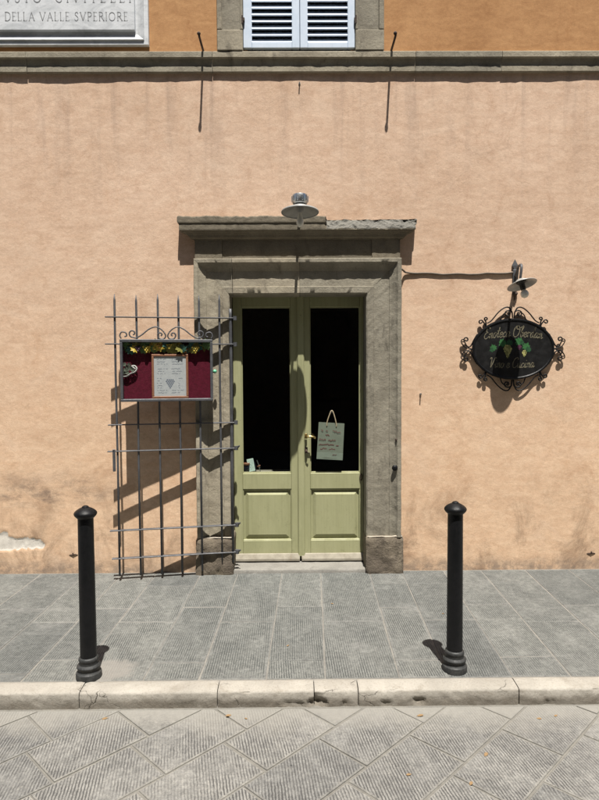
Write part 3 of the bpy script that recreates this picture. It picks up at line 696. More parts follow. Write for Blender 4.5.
# --- the two door leaves
DD = -.15
def px_x(px, py=420, d=DD): return P(px, py, d).x
def px_z(py, px=300, d=DD): return P(px, py, d).z
ZB, ZT = .052, 2.262
zg0, zg1 = px_z(473), px_z(307); zp0, zp1 = px_z(540), px_z(489)
def door_leaf(x0, x1, gx0, gx1, px0, px1, label):
    o = -DD; f = MB(); bv = .004; TH = .045
    bx = lambda a, b, y0=o, y1=o+TH, be=bv: f.box((a[0], y0, a[1]), (b[0], y1, b[1]), 0, be)
    bx((x0, ZB), (gx0, ZT)); bx((gx1, ZB), (x1, ZT))
    bx((gx0+.0005, zg1), (gx1-.0005, ZT)); bx((gx0+.0005, zp1), (gx1-.0005, zg0)); bx((gx0+.0005, ZB), (gx1-.0005, zp0))
    # glazing beads
    for a, b in (((gx0-.001, zg0), (gx0+.008, zg1)), ((gx1-.008, zg0), (gx1+.001, zg1)), ((gx0+.008, zg1-.008), (gx1-.008, zg1+.001)), ((gx0+.008, zg0-.001), (gx1-.008, zg0+.010))):
        bx(a, b, o+.010, o+.02, .002)
    d = f.obj('door', M['green'], house); d['label'] = label
    # raised and fielded panel
    pm = MB(); a0, a1, c0, c1 = gx0-.002, gx1+.002, zp0-.002, zp1+.002
    R4 = lambda t, y: [(a0+t, y, c0+t), (a1-t, y, c0+t), (a1-t, y, c1-t), (a0+t, y, c1-t)]
    pm.loft([R4(0, o+.022), R4(.022, o+.020), R4(.046, o+.006), R4(.049, o+.004)], True, False)
    pm.add(R4(.049, o+.004), [(0, 1, 2, 3)]); pm.obj('raised_panel', M['green'], d)
    mm = MB(); q = .010
    for (s0, s1) in (((a0, c0), (a1, c0+q)), ((a0, c1-q), (a1, c1)), ((a0, c0+q), (a0+q, c1-q)), ((a1-q, c0+q), (a1, c1-q))):
        mm.box((s0[0], o+.004, s0[1]), (s1[0], o+.022, s1[1]), 0, .004)
    mm.obj('panel_moulding', M['green'], d)
    gm = MB(); gm.add([(gx0-.004, o+.0205, zg0-.004), (gx1+.004, o+.0205, zg0-.004), (gx1+.004, o+.0205, zg1+.004), (gx0-.004, o+.0205, zg1+.004)], [(0, 1, 2, 3)]); gm.obj('glass_pane', M['glass'], d)
    wm = MB(); wz = px_z(553)
    wm.loft([[(x, o-.002, ZB-.008), (x, o-.030, ZB-.006), (x, o-.030, ZB+.010), (x, o-.012, wz-.004), (x, o-.001, wz)] for x in (x0+.006, x1-.004)], True, True)
    wm.obj('weather_bar', M['cream'], d)
    return d
dl = door_leaf(XI0+.004, px_x(299.5), px_x(242), px_x(291), 0, 0, 'sage green glazed door leaf with small card behind the glass')
dr = door_leaf(px_x(300.3), XI1-.004, px_x(310), px_x(360), 0, 0, 'sage green glazed door leaf with handle and hanging paper bag')
am = MB(); ax0, ax1 = px_x(297.5), px_x(304.5)
for t in (0,):
    am.loft([[(ax0, -DD-.001, z), (ax0, -DD-.010, z), (ax0+.008, -DD-.018, z), (ax1-.008, -DD-.018, z), (ax1, -DD-.010, z), (ax1, -DD-.001, z)] for z in (ZB+.03, ZT-.03)], True, True)
am.obj('cover_strip', M['green'], dr)
hm = MB(); hz = px_z(436); hx = px_x(306)
hm.box((hx-.013, -DD-.024, hz-.020), (hx+.011, -DD-.017, hz+.022), 0, .003)
hm.tube([(hx, -DD-.018, hz), (hx, -DD-.05, hz), (hx+.006, -DD-.056, hz), (hx+.03, -DD-.058, hz+.001), (hx+.062, -DD-.056, hz-.002), (hx+.072, -DD-.050, hz-.008), (hx+.070, -DD-.046, hz-.016)], [.008, .008, .009, .008, .008, .009, .008], 8)
hm.obj('door_handle', M['brass'], dr, smooth=40)
em = MB(); ez = px_z(450)
em.box((hx-.012, -DD-.024, ez-.024), (hx+.012, -DD-.017, ez+.026), 0, .004); em.ball((hx+.001, -DD-.028, ez-.006), .011, sc=(1, .6, 1.3))
em.tube([(hx+.002, -DD-.026, ez+.006), (hx+.004, -DD-.040, ez-.004), (hx+.014, -DD-.04, ez-.018), (hx+.020, -DD-.036, ez-.02)], .005, 6)
em.obj('keyhole_plate', M['rust'], dr, smooth=40)
rg = MB(); rc = P(361, 477, DD); rg.tube([(rc.x+.010*math.cos(t*math.pi/6), -DD-.006, rc.z+.026*math.sin(t*math.pi/6)) for t in range(13)], .004, 6)
rg.obj('iron_eye', M['rust'], dr, smooth=True)
sh = MB(); sh.box((px_x(240), -DD+.046, zg0-.03), (px_x(292), -DD+.20, zg0-.003), 0, .003); sh.obj('inner_ledge', M['cream'], dl)

# --- upper window with louvred shutters
stn = MB(); zt = ZS+1.9
for x0, x1 in ((P(217, 30, .035).x, WX0), (WX1, P(384, 30, .035).x)):
    rings = []; prof = [(x0, -.2), (x0, .032), (x0+.004, .036), (x1-.004, .036), (x1, .032), (x1, -.2)]
    mb = prism(lambda t, a, d: (a, -d, ZS+.002+(zt-ZS)*t), prof, 40, x0, .002)
    s_ = mb.obj('window_jamb_stone', M['stone'], house, smooth=40)
    zb = P(230, 29.5, .05).z
    w0, w1 = (x0+.04, x1-.020) if x0 < 0 else (x0+.020, x1-.04)
    for (u0, u1, v0, v1) in ((x0+.001, x1-.001, ZS+.004, zb), (x0+.001, w0, zb+.001, zt), (w1, x1-.001, zb+.001, zt)):
        pm = MB(); pm.box((u0, -.052, v0), (u1, -.0375, v1), 0, .005); pm.obj('border', M['stone'], s_)
lt = MB(); lt.box((P(217, 30, .035).x, -.036, zt+.003), (P(384, 30, .035).x, .2, zt+.22), 0, .006); lt.obj('window_lintel', M['stone'], house)
slat = MB(); xm = .5*(P(299.6, 30, .02).x+P(300, 30, .02).x)
z_sb = P(300, 48, .03).z
W2 = (WX1-WX0)/2
pxw = lambda px: P(px, 30, .02).x
so0, so1 = pxw(251.5)-WX0, pxw(291.5)-WX0
ang = R_(52); sw, stt = .052, .009
dv = Vector((0, -math.cos(ang), -math.sin(ang)))*sw*.5; dn = Vector((0, -math.sin(ang), math.cos(ang)))*stt*.5
c8 = [dv+dn, dv-dn, -dv-dn, -dv+dn]
slat.loft([[Vector((x, 0, 0))+c for c in c8] for x in (0, so1-so0)], True, True)
slat_me = slat.mesh('slat', [M['shutter']])
for i in range(2):
    X0 = WX0+.003 if i == 0 else xm+.002; X1 = xm-.002 if i == 0 else WX1-.003
    o0 = X0+(so0 if i == 0 else W2-so1); o1 = o0+(so1-so0)
    y0, y1 = -.034, .004; zb, zt2 = z_sb, zt-.01; zlo = z_sb+.040; zhi = zt2-.08
    f = MB(); bv = .003
    f.box((X0, y0, zb), (o0, y1, zt2), 0, bv); f.box((o1, y0, zb), (X1, y1, zt2), 0, bv)
    f.box((o0+.0005, y0+.001, zb), (o1-.0005, y1, zlo), 0, bv); f.box((o0+.0005, y0+.001, zhi), (o1-.0005, y1, zt2), 0, bv)
    f.box((o0+.0005, y0+.001, zb+.86), (o1-.0005, y1, zb+.93), 0, bv)
    s = f.obj('shutter', M['shutter'], house)
    pit_ = .0515; z = zlo+.02
    while z < zhi-.01:
        if not (zb+.84 < z < zb+.95):
            link('slat', slat_me, s, (o0, -.012, z), (random.uniform(-.05, .05), 0, 0))
        z += pit_
    h = MB(); hx_ = X0 if i == 0 else X1; sg = -1 if i == 0 else 1
    hz_ = P(243, 21, .03).z
    h.box((hx_-.006, y0-.02, hz_-.012), (hx_+.012, y0+.004, hz_+.016), 0, .003); h.tube([(hx_+sg*.006, y0-.016, hz_-.028), (hx_+sg*.006, y0-.016, hz_+.03)], .0075, 6)
    h.obj('hinge', M['rust'], s)
dk = MB(); dk.add([(WX0-.05, .06, ZS-.04), (WX1+.05, .06, ZS-.04), (WX1+.05, .06, zt+.05), (WX0-.05, .06, zt+.05)], [(0, 1, 2, 3)]); dk.obj('window_pane', M['darkglass'], house)
ws = MB(); ws.box((WX0-.02, -.03, ZS-.02), (WX1+.02, .058, ZS+.004), 0, .002); ws.obj('window_sill', M['stone'], house)

# --- the house over the street (unseen, added to darken glass and cut sky light)
opp = thing('unseen_facing_house', 'unseen dark stone house across the street, mirrored in the door glass', 'house', (0, -7.8, 0))
ob = MB(); ob.box((-14, -.6, -.1), (14, 0, 10.4)); ob.obj('wall', M['stone_dark'], opp)
om = MB(); om.box((-14.2, -.8, 10.4), (14.2, .5, 10.65), 0, .05); om.obj('eaves', M['stone_dark'], opp)
winm = MB(); winm.box((-.55, -.02, 0), (.55, .05, 1.9), 0, .02); win_me = winm.mesh('window', [M['darkglass']])
for zz in (1.0, 4.2, 7.2):
    for k in range(-4, 5): link('window', win_me, opp, (k*2.9+.6, 0, zz))

# ================================================================== THINGS
# --- marble plaque beside the window, with cut letters
PD = .03
plq = thing('marble_plaque', 'white veined marble plaque with carved lettering above the string course', 'plaque', tuple(P(60, 46, 0)))
o_ = plq.location
xr = P(148.5, 40, .03).x; zb = P(60, 45, .03).z; xl = -3.05; ztp = zb+1.15
def fr_ring(t, d): return [Vector((xl+t, -d, zb+t))-o_, Vector((xr-t, -d, zb+t))-o_, Vector((xr-t, -d, ztp-t))-o_, Vector((xl+t, -d, ztp-t))-o_]
fm = MB(); fm.loft([fr_ring(0, -.02), fr_ring(0, .026), fr_ring(.003, .03), fr_ring(.032, .03), fr_ring(.034, .034), fr_ring(.037, .040), fr_ring(.062, .026), fr_ring(.082, .019), fr_ring(.12, .018)], True, False)
fm.add(fr_ring(.12, .018), [(0, 1, 2, 3)])
fm.obj('frame', M['marble'], plq)
pxr = P(134.5, 20, .045).x; pzb = P(60, 30, .045).z
tb = MB(); tb.box(Vector((xl+.115, -.046, pzb))-o_, Vector((pxr, -.012, ztp-.115))-o_, 0, .003); tb.obj('tablet', M['marble'], plq)
# Roman capitals drawn as strokes: (points, thick?)
S_ = 1.0; s_ = .45
ROM = {
 'D': (.80, [([(.12, 0), (.12, 1)], 1), ([(.12, 1), (.4, 1), (.66, .84), (.74, .5), (.66, .16), (.4, 0), (.12, 0)], .8)]),
 'E': (.58, [([(.12, 0), (.12, 1)], 1), ([(.12, 1), (.5, 1), (.5, .9)], .5), ([(.12, .53), (.42, .53)], .5), ([(.12, 0), (.52, 0), (.54, .12)], .5)]),
 'L': (.58, [([(.12, 0), (.12, 1)], 1), ([(.12, 0), (.52, 0), (.55, .14)], .5)]),
 'A': (.80, [([(.08, 0), (.40, 1)], .5), ([(.40, 1), (.74, 0)], 1), ([(.2, .36), (.6, .36)], .45)]),
 'V': (.80, [([(.06, 1), (.40, 0)], 1), ([(.40, 0), (.74, 1)], .5)]),
 'S': (.58, [([(.48, .82), (.42, .96), (.28, 1), (.12, .88), (.13, .7), (.3, .55), (.46, .38), (.48, .18), (.34, .01), (.2, 0), (.08, .08), (.06, .2)], .75)]),
 'P': (.62, [([(.12, 0), (.12, 1)], 1), ([(.12, 1), (.38, 1), (.54, .86), (.54, .66), (.38, .48), (.12, .48)], .75)]),
 'R': (.72, [([(.12, 0), (.12, 1)], 1), ([(.12, 1), (.38, 1), (.52, .86), (.52, .68), (.38, .52), (.12, .52)], .75), ([(.32, .52), (.68, 0)], .9)]),
 'I': (.30, [([(.15, 0), (.15, 1)], 1)]),
 'O': (.92, [([(.46, 1), (.18, .86), (.08, .5), (.18, .14), (.46, 0), (.74, .14), (.84, .5), (.74, .86), (.46, 1)], .85)]),
 'T': (.70, [([(.35, 0), (.35, 1)], 1), ([(.05, .88), (.06, 1), (.64, 1), (.65, .88)], .5)]),
 'C': (.80, [([(.72, .8), (.58, .98), (.40, 1), (.18, .84), (.08, .5), (.18, .16), (.42, 0), (.6, .03), (.74, .2)], .8)]),
 'G': (.84, [([(.72, .82), (.56, .98), (.40, 1), (.18, .84), (.08, .5), (.18, .16), (.42, 0), (.7, .06)], .8), ([(.70, .05), (.70, .42)], 1)]),
 'N': (.84, [([(.12, 0), (.12, 1)], .5), ([(.12, 1), (.70, 0)], 1), ([(.70, 0), (.70, 1)], .5)]),
}
SER = {'D': [(.12, 0), (.12, 1)], 'E': [(.12, 0), (.12, 1)], 'L': [(.12, 0), (.12, 1)], 'A': [(.08, 0), (.74, 0)], 'V': [(.06, 1), (.74, 1)],
       'P': [(.12, 0), (.12, 1)], 'R': [(.12, 0), (.12, 1), (.68, 0)], 'I': [(.15, 0), (.15, 1)], 'T': [(.35, 0)], 'N': [(.12, 0), (.12, 1), (.7, 1)]}
def roman(mb, ch, x, z, hgt, wid, y):
    place = lambda p: Vector((x+p.x*wid, y, z+p.y*hgt))-o_
    def rib(pts, t):
        q = [Vector((p[0], p[1])) for p in pts]
        if len(q) > 4: q = [Vector((a.x, a.y)) for a in smooth_line([(a.x, a.y, 0) for a in q], 4)]
        ribbon(mb, q, .09*t, place)
    for pts, t in ROM[ch][1]: rib(pts, t)
    for sx, sz in SER.get(ch, []): ribbon(mb, [Vector((sx-.11, sz)), Vector((sx+.11, sz))], .045, place)
yl = -.0475
def word_px(text_pos, py_base, hpx, name):
    k = (P(60, py_base-hpx, .046)-P(60, py_base, .046)).z
    for ch, pxa in text_pos:
        mb = MB(); q = P(pxa, py_base, .046); roman(mb, ch, q.x-ROM[ch][0]*k*.46, q.z, k, k*.92, yl); mb.obj(name, M['letter'], plq)
word_px([('G', -12), ('I', -1), ('V', 8), ('S', 17.5), ('T', 26.5), ('O', 37), ('C', 58.5), ('I', 67.5), ('V', 76), ('I', 85), ('T', 93.5), ('E', 103), ('L', 113), ('L', 122), ('I', 130)], 2.2, 10.5, 'letter')
L2 = 'DELLA VALLE SVPERIORE'
tot = sum(.42 if c == ' ' else ROM[c][0]+.06 for c in L2); xa = 4.0; ps = []; kx_ = (128.5-4.0)/tot
for c in L2:
    if c == ' ': xa += .42*kx_; continue
    wv = (ROM[c][0]+.06)*kx_; ps.append((c, xa+wv/2)); xa += wv
word_px(ps, 20.6, 8.4, 'letter')

# --- iron rods sticking out of the wall over the string course
for (bx_, tx_, by, lab) in ((203.5, 200, 56, 'iron rod projecting from wall between the plaque and the window'), (391, 395, 57, 'iron rod projecting from wall on the other side of the window from the plaque')):
    z = ZS+.018; xw = P(bx_, by, 0).x; rod = MB()
    rod.tube([(xw, .03, z), (xw, -.10, z+.001), (xw, -.205, z+.003), (xw, -.213, z+.006), (xw, -.215, z+.022)], .0085, 7); rod.ball((xw-.002, -.213, z+.022), .014, 8, 6)
    tag(rod.obj('iron_rod', M['rust'], smooth=True), lab, 'rod', 'iron rods over the string course')

# --- wall lamps
def lamp_arm(mb, pts, r): mb.tube(smooth_line(pts, 5), r, 9)
LDd = .385
lc = P(300, 211, LDd)
lamp = thing('wall_lamp', 'galvanised lamp with wide shade reaching out over the doorway cornice', 'lamp', (lc.x, 0, lc.z))
ar = MB(); ar.tube([(0, .03, .075), (0, -LDd+.02, .075)], .011, 9); ar.lathe([(.001, .0), (.042, 0), (.042, .012), (.03, .02), (.001, .02)], 16, Matrix.Translation((0, .01, .075)) @ Matrix.Rotation(R_(90), 4, 'X'))
ar.obj('arm', M['galv'], lamp, smooth=40)
SHP = [(.030, .050), (.034, .046), (.050, .036), (.085, .018), (.122, .004), (.134, -.002), (.1365, -.006), (.1365, -.012), (.133, -.012), (.132, -.006), (.120, .000), (.083, .013), (.046, .031), (.024, .040)]
sm = MB(); sm.lathe(SHP, 40, Matrix.Translation((0, -LDd, 0)) @ Matrix.Rotation(R_(-5), 4, 'X'), 0); sm.obj('shade', M['enamel'], lamp, smooth=40)
cm = MB(); cm.lathe([(.001, .118), (.044, .118), (.054, .114), (.056, .108), (.056, .058), (.05, .050), (.001, .050)], 24, Matrix.Translation((0, -LDd, 0)))
for k in range(10):
    t = k*math.pi/5; cm.box((math.cos(t)*.056-.005, -LDd+math.sin(t)*.056-.005, .062), (math.cos(t)*.056+.005, -LDd+math.sin(t)*.056+.005, .106), 0, .002)
cm.obj('lamp_cap', M['galv'], lamp, smooth=40)
BUL = lambda s: [(.013*s, .005), (.014*s, -.02*s), (.02*s, -.042*s), (.027*s, -.066*s), (.027*s, -.085*s), (.020*s, -.100*s), (.008*s, -.108*s), (.0005, -.109*s)]
hb = MB(); hb.lathe([(.001, .05), (.026, .05), (.026, .012), (.02, -.012), (.018, -.014), (.001, -.014)], 16, Matrix.Translation((0, -LDd, 0))); hb.obj('lamp_holder', M['enamel'], lamp, smooth=40)
bb = MB(); bb.lathe(BUL(1.0), 16, Matrix.Translation((0, -LDd, -.008))); bb.obj('bulb', M['bulb'], lamp, smooth=True)

SLd = .255
sc0 = P(522, 284.5, SLd); bp = P(515.5, 280, .02)
sl_ = thing('wall_lamp', 'small black bracket lamp with tilted round shade above the oval sign', 'lamp', (bp.x, 0, bp.z))
off = Vector((sc0.x-bp.x, -SLd, sc0.z-bp.z))
bm_ = MB(); bm_.box((-.017, -.016, -.075), (.017, .012, .085), 0, .004)
zf = .085      # diamond finial and knob foot
bm_.loft([[(-.004, -.01, zf), (.004, -.01, zf), (.004, -.002, zf), (-.004, -.002, zf)], [(-.024, -.012, zf+.03), (.024, -.012, zf+.03), (.024, 0, zf+.03), (-.024, 0, zf+.03)], [(-.001, -.007, zf+.078), (.001, -.007, zf+.078), (.001, -.005, zf+.078), (-.001, -.005, zf+.078)]], True, True)
bm_.obj('backplate', M['iron'], sl_)
kn = MB(); kn.lathe([(.001, 0), (.009, -.002), (.022, -.022), (.024, -.03), (.012, -.048), (.007, -.054), (.007, -.085), (.001, -.087)], 12, Matrix.Translation((0, -.010, -.078))); kn.obj('knob', M['rust'], sl_, smooth=40)
ar = MB(); tilt = Matrix.Rotation(R_(-10), 4, 'Y') @ Matrix.Rotation(R_(-17), 4, 'X'); up = (tilt @ Vector((0, 0, 1)))
lamp_arm(ar, [(0, -.01, .03), (.0, -.06, .062), (off.x*.5, off.y*.5, .085), (off.x*.95, off.y*.93, .075), off+up*.045], .010)
lamp_arm(ar, [(0, -.012, -.03), (0, -.05, -.012), (off.x*.25, off.y*.35, .03), (off.x*.5, off.y*.5, .078)], .007)
ar.obj('arm', M['iron'], sl_, smooth=True)
TM = Matrix.Translation(off) @ tilt
sm = MB(); sm.lathe([(.012, .046), (.030, .040), (.05, .022), (.084, .010), (.108, .000), (.109, -.004), (.106, -.004), (.082, .005), (.048, .016), (.026, .034)], 32, TM); sm.obj('shade', M['enamel'], sl_, smooth=40)
hb = MB(); hb.lathe([(.001, .034), (.034, .028), (.036, .016), (.022, .002), (.020, -.022), (.022, -.026), (.018, -.045), (.001, -.045)], 16, TM); hb.obj('lamp_holder', M['socket'], sl_, smooth=40)
bb = MB(); bb.lathe([(.014, -.042), (.016, -.05), (.027, -.062), (.031, -.078), (.027, -.094), (.014, -.106), (.0005, -.109)], 16, TM); bb.obj('bulb', M['bulb'], sl_, smooth=True)

# --- cable along the wall
cb = MB(); pts = [P(401.5, 269, .07), P(403.5, 270.5, .03), P(406, 272.3, .012)]+[P(406+(514-406)*t/12, 272.6+1.3*math.sin(t*1.9)*.35+(1.6*math.sin(math.pi*t/12)), .0055+.002*abs(math.sin(t*1.4))) for t in range(1, 13)]
cb.tube(smooth_line(pts, 4), .0078, 6)
tag(cb.obj('cable', M['cable'], smooth=True), 'thin painted cable running along the wall from doorway to lamp', 'cable')

# --- oval hanging sign
sc1 = P(513, 349, .021); SA, SB = .316, .232
sign = thing('oval_sign', 'black oval sign with gold script, painted grapes and wrought iron scrolls', 'sign', tuple(sc1))
bd = MB(); el = lambda a, b, y, n=56: [(a*math.cos(2*math.pi*k/n), y, b*math.sin(2*math.pi*k/n)) for k in range(n)]
bd.loft([el(SA, SB, .012), el(SA, SB, -.006), el(SA-.003, SB-.003, -.009)], True, True); bd.obj('board', M['boardblack'], sign, smooth=30)
rm_ = MB(); n = 72
rm_.loft([el(SA+.002, SB+.002, .014, n), el(SA+.011, SB+.011, .0, n), el(SA+.009, SB+.009, -.013, n), el(SA-.003, SB-.003, -.0155, n), el(SA-.009, SB-.009, -.0095, n)], True, False); rm_.obj('rim', M['black'], sign, smooth=40)
def scroll(mb, pts, r=.0055, k=6):
    q = smooth_line([(a, -.002, b) for a, b in pts], k); mb.tube(q, r, 6)
def spiral(cx, cz, r0, r1, a0, turns, n=14): return [(cx+(r0+(r1-r0)*i/n)*math.cos(R_(a0)+turns*2*math.pi*i/n), cz+(r0+(r1-r0)*i/n)*math.sin(R_(a0)+turns*2*math.pi*i/n)) for i in range(n+1)]
for sx in (1, -1):
    for sz in (1, -1):
        mb = MB()
        # long S bar from the centre down to the shoulder, with a curl inside
        L = [(.012, SB+.060), (.035, SB+.094), (.072, SB+.092), (.12, SB+.056), (.172, SB-.006), (.205, SB-.028)]
        scroll(mb, [(sx*a, sz*b) for a, b in L])
        scroll(mb, [(sx*a, sz*b) for a, b in [(.006, SB+.012), (.012, SB+.06), (.032, SB+.070)]+spiral(.045, SB+.046, .024, .010, 100, -1.0, 10)])
        scroll(mb, [(sx*a, sz*b) for a, b in [(.10, SB-.004), (.085, SB+.035), (.055, SB+.055), (.035, SB+.03)]], .0045)
        mb.obj('scroll', M['black'], sign, smooth=True)
        mb = MB()      # corner curls at the shoulder
        scroll(mb, [(sx*a, sz*b) for a, b in [(.215, .172), (.225, .198), (.24, .215)]+spiral(.258, .213, .018, .007, 170, -1.0, 10)])
        scroll(mb, [(sx*a, sz*b) for a, b in [(.216, .175), (.216, .205), (.222, .225)]+spiral(.216, .238, .014, .006, -40, 1.0, 9)])
        mb.obj('scroll', M['black'], sign, smooth=True)
        mb = MB()      # side volutes
        scroll(mb, [(sx*a, sz*b) for a, b in [(.285, .118), (.310, .075), (.333, .030), (.352, .018), (.37, .03), (.385, .058)]+spiral(.372, .076, .019, .008, -30, 1.05, 11)])
        scroll(mb, [(sx*a, sz*b) for a, b in [(.326, .0), (.352, .008), (.385, .018), (.406, .045)]+spiral(.398, .066, .014, .006, -20, .95, 9)], .0045)
        mb.obj('scroll', M['black'], sign, smooth=True)
for (x, z) in ((-.2, .1), (.2, .1), (-.2, -.1), (.2, -.1)):
    st = MB(); st.tube([(x, .01, z), (x, .035, z)], .006, 6); st.obj('wall_bracket', M['black'], sign)
CUR = {
 'E': (.66, [[(.60, .82), (.52, .97), (.32, 1), (.18, .84), (.24, .62), (.42, .54), (.2, .5), (.05, .26), (.18, .02), (.44, .04), (.66, .2)]]),
 'n': (.52, [[(0, .3), (.08, .46), (.11, .3), (.1, 0)], [(.1, .18), (.22, .42), (.34, .42), (.34, .1), (.42, 0), (.54, .14)]]),
 'o': (.44, [[(.3, .44), (.1, .42), (.02, .2), (.12, .0), (.3, .06), (.36, .28), (.26, .45), (.34, .34), (.48, .38)]]),
 't': (.36, [[(.2, .9), (.14, .4), (.13, .1), (.22, 0), (.38, .14)], [(.0, .58), (.34, .62)]]),
 'e': (.42, [[(.02, .16), (.28, .26), (.3, .42), (.14, .44), (.03, .2), (.12, .0), (.3, .02), (.44, .16)]]),
 'c': (.42, [[(.34, .36), (.22, .45), (.05, .32), (.03, .12), (.16, 0), (.44, .14)]]),
 'a': (.52, [[(.34, .4), (.16, .45), (.02, .2), (.12, 0), (.28, .14), (.36, .45), (.34, .1), (.42, 0), (.54, .14)]]),
 'O': (.95, [[(.46, 1), (.16, .88), (.02, .48), (.14, .08), (.42, 0), (.70, .24), (.74, .66), (.52, .98), (.30, .86), (.42, .68), (.70, .74), (.95, .92)]]),
 'b': (.44, [[(.02, .2), (.2, .84), (.16, 1), (.09, .82), (.06, .1), (.18, 0), (.34, .16), (.28, .42), (.12, .34)], [(.28, .42), (.46, .36)]]),
 'r': (.40, [[(0, .3), (.08, .47), (.11, .3), (.1, 0)], [(.1, .2), (.2, .44), (.34, .42)], [(.34, .42), (.42, .36)]]),
 'd': (.54, [[(.32, .4), (.16, .45), (.02, .2), (.12, 0), (.30, .14), (.44, 1), (.36, .3), (.38, .04), (.46, 0), (.56, .14)]]),
 'V': (.74, [[(.0, .80), (.1, .98), (.2, .86), (.24, .4), (.27, .0), (.42, .36), (.58, .9), (.72, 1), (.8, .88)]]),
 'i': (.30, [[(.0, .2), (.1, .46), (.1, .08), (.18, 0), (.3, .14)], [(.13, .66), (.16, .72)]]),
 'C': (.66, [[(.58, .76), (.60, .92), (.42, 1), (.16, .84), (.02, .46), (.14, .08), (.38, 0), (.66, .22)]]),
 'u': (.52, [[(.0, .3), (.07, .46), (.07, .1), (.18, 0), (.3, .14), (.35, .46), (.34, .1), (.42, 0), (.54, .14)]]),
}
def script(mb, text, x0, x1, zbase, hgt, arc):
    tot = sum(.34 if c == ' ' else CUR[c][0] for c in text); k = (x1-x0)/tot; x = 0
    for c in text:
        if c == ' ': x += .34; continue
        for st_ in CUR[c][1]:
            q = smooth_line([((x+a)*k+.22*b*hgt, b*hgt, 0) for a, b in st_], 5)
            wv = [hgt*(.035+.05*abs(math.sin(i*.55+x))) for i in range(len(q))]
            ribbon(mb, [(p.x, p.y) for p in q], wv, lambda p: (x0+p.x, -.0102, zbase+p.y+arc*(1-((x0+p.x)/.25)**2)))
        x += CUR[c][0]
tm = MB(); script(tm, 'Enoteca Oberdan', -.238, .228, .076, .088, .020); tm.obj('lettering', M['gold'], sign)
tm = MB(); script(tm, 'Vino e Cucina', -.196, .165, -.140, .080, -.008); tm.obj('lettering', M['gold'], sign)
def leaf2d(s=1.0):                         # lobed vine leaf outline
    return [(0, -.5*s), (.14*s, -.34*s), (.36*s, -.40*s), (.34*s, -.2*s), (.52*s, -.04*s), (.34*s, .06*s), (.36*s, .26*s), (.16*s, .24*s), (0, .5*s), (-.16*s, .24*s), (-.36*s, .26*s), (-.34*s, .06*s), (-.52*s, -.04*s), (-.34*s, -.2*s), (-.36*s, -.40*s), (-.14*s, -.34*s)]
def flat_leaf(mb, cx, cz, s, a, y, mi=0):
    pts = [(cx+x*math.cos(a)-z*math.sin(a), y, cz+x*math.sin(a)+z*math.cos(a)) for x, z in leaf2d(s)]
    mb.add([(cx, y, cz)]+pts, [(0, i+1, (i+1) % 16+1) for i in range(16)], mi)
def soft_leaf(mb, cx, cz, s, a, y):
    out = smooth_line([(x, z, 0) for x, z in leaf2d(s)]+[(0, -.5*s, 0)], 2)[:-1]
    pts = [(cx+p.x*math.cos(a)-p.y*math.sin(a)+random.uniform(-.002, .002), y, cz+p.x*math.sin(a)+p.y*math.cos(a)) for p in out]
    mb.add([(cx, y, cz)]+pts, [(0, i+1, (i+1) % len(pts)+1) for i in range(len(pts))])
for q, (x, z, s, a) in enumerate(((-.160, .012, .060, .4), (-.172, -.008, .04, 1.9), (-.088, .046, .072, 2.2), (-.03, .052, .058, .2), (.040, .060, .074, 1.0), (.066, .05, .04, 2.0), (.104, .020, .072, -.4), (.118, -.006, .050, 2.6))):
    pl = MB(); soft_leaf(pl, x, z, s, a, -.0098-.00003*q); pl.obj('painted_leaf', M['pgreen2' if q % 2 else 'pgreen'], sign)
rg_ = random.Random(8)
for (cx, cz, rows, r) in ((-.045, .026, (3, 4, 5, 4, 4, 3, 2, 2, 1), .0078), (.088, -.016, (2, 3, 3, 2, 1), .0066), (.046, .026, (2, 3, 2, 1), .0066)):
    gp = MB()
    for row, cnt in enumerate(rows):
        for j in range(cnt):
            x = cx+(j-(cnt-1)/2)*r*1.8+rg_.uniform(-.002, .002); z = cz-row*r*1.5+rg_.uniform(-.002, .002); rr = r*rg_.uniform(.85, 1.1)
            gp.add([(x+rr*math.cos(t*math.pi/4), -.0104-.00002*row, z+rr*math.sin(t*math.pi/4)) for t in range(8)], [tuple(range(8))], rg_.randrange(2))
    gp.obj('painted_grapes', [M['ppurple'], M['ppurple']] if cx == .046 else [M['pgrape'], M['pgrape2']], sign)

# --- iron gate folded back against the wall
gh = P(236, 440, .052); gl = P(106, 440, .215)
gdir = Vector((gl.x-gh.x, gl.y-gh.y)); GL = gdir.length; gang = math.atan2(gdir.y, gdir.x)-math.pi
gate = thing('iron_gate', 'wrought iron gate of flat bars and rods swung open beside the door', 'gate', (gh.x, gh.y, 0), gang)
GM = Matrix.Translation((gh.x, gh.y, 0)) @ Matrix.Rotation(gang, 4, 'Z'); GI = GM.inverted()
def GP(px, py, off=0.0):                    # photo pixel -> gate coordinates on the plane off metres in front of it
    a = GI @ cC; r = GI.to_3x3() @ ray(px, py); t = (-off-a.y)/r.y; return a+r*t
BW, BT = .036, .008
for i, py in enumerate((317, 344, 425, 451.5, 531, 559)):
    z = GP(108, py).z; xl_ = GP((105, 105, 108, 107.5, 110, 112)[i], py).x; mb = MB()
    mb.box((xl_, -BW/2, z-BT/2), (-.012, BW/2, z+BT/2), 0, .0015)
    if i > 2: mb.tube([(-.014, 0, z), (.012, -.012, z+.004), (.020, -.026, z+.018), (.026, -.028, z+.020)], .007, 6)
    mb.tube([(0.0, 0, z-.016), (0, 0, z+.016)], .016, 10)
    mb.obj('flat_bar', M['iron'], gate, smooth=30)
zt_ = GP(116, 293).z; zb_ = GP(119, 576).z
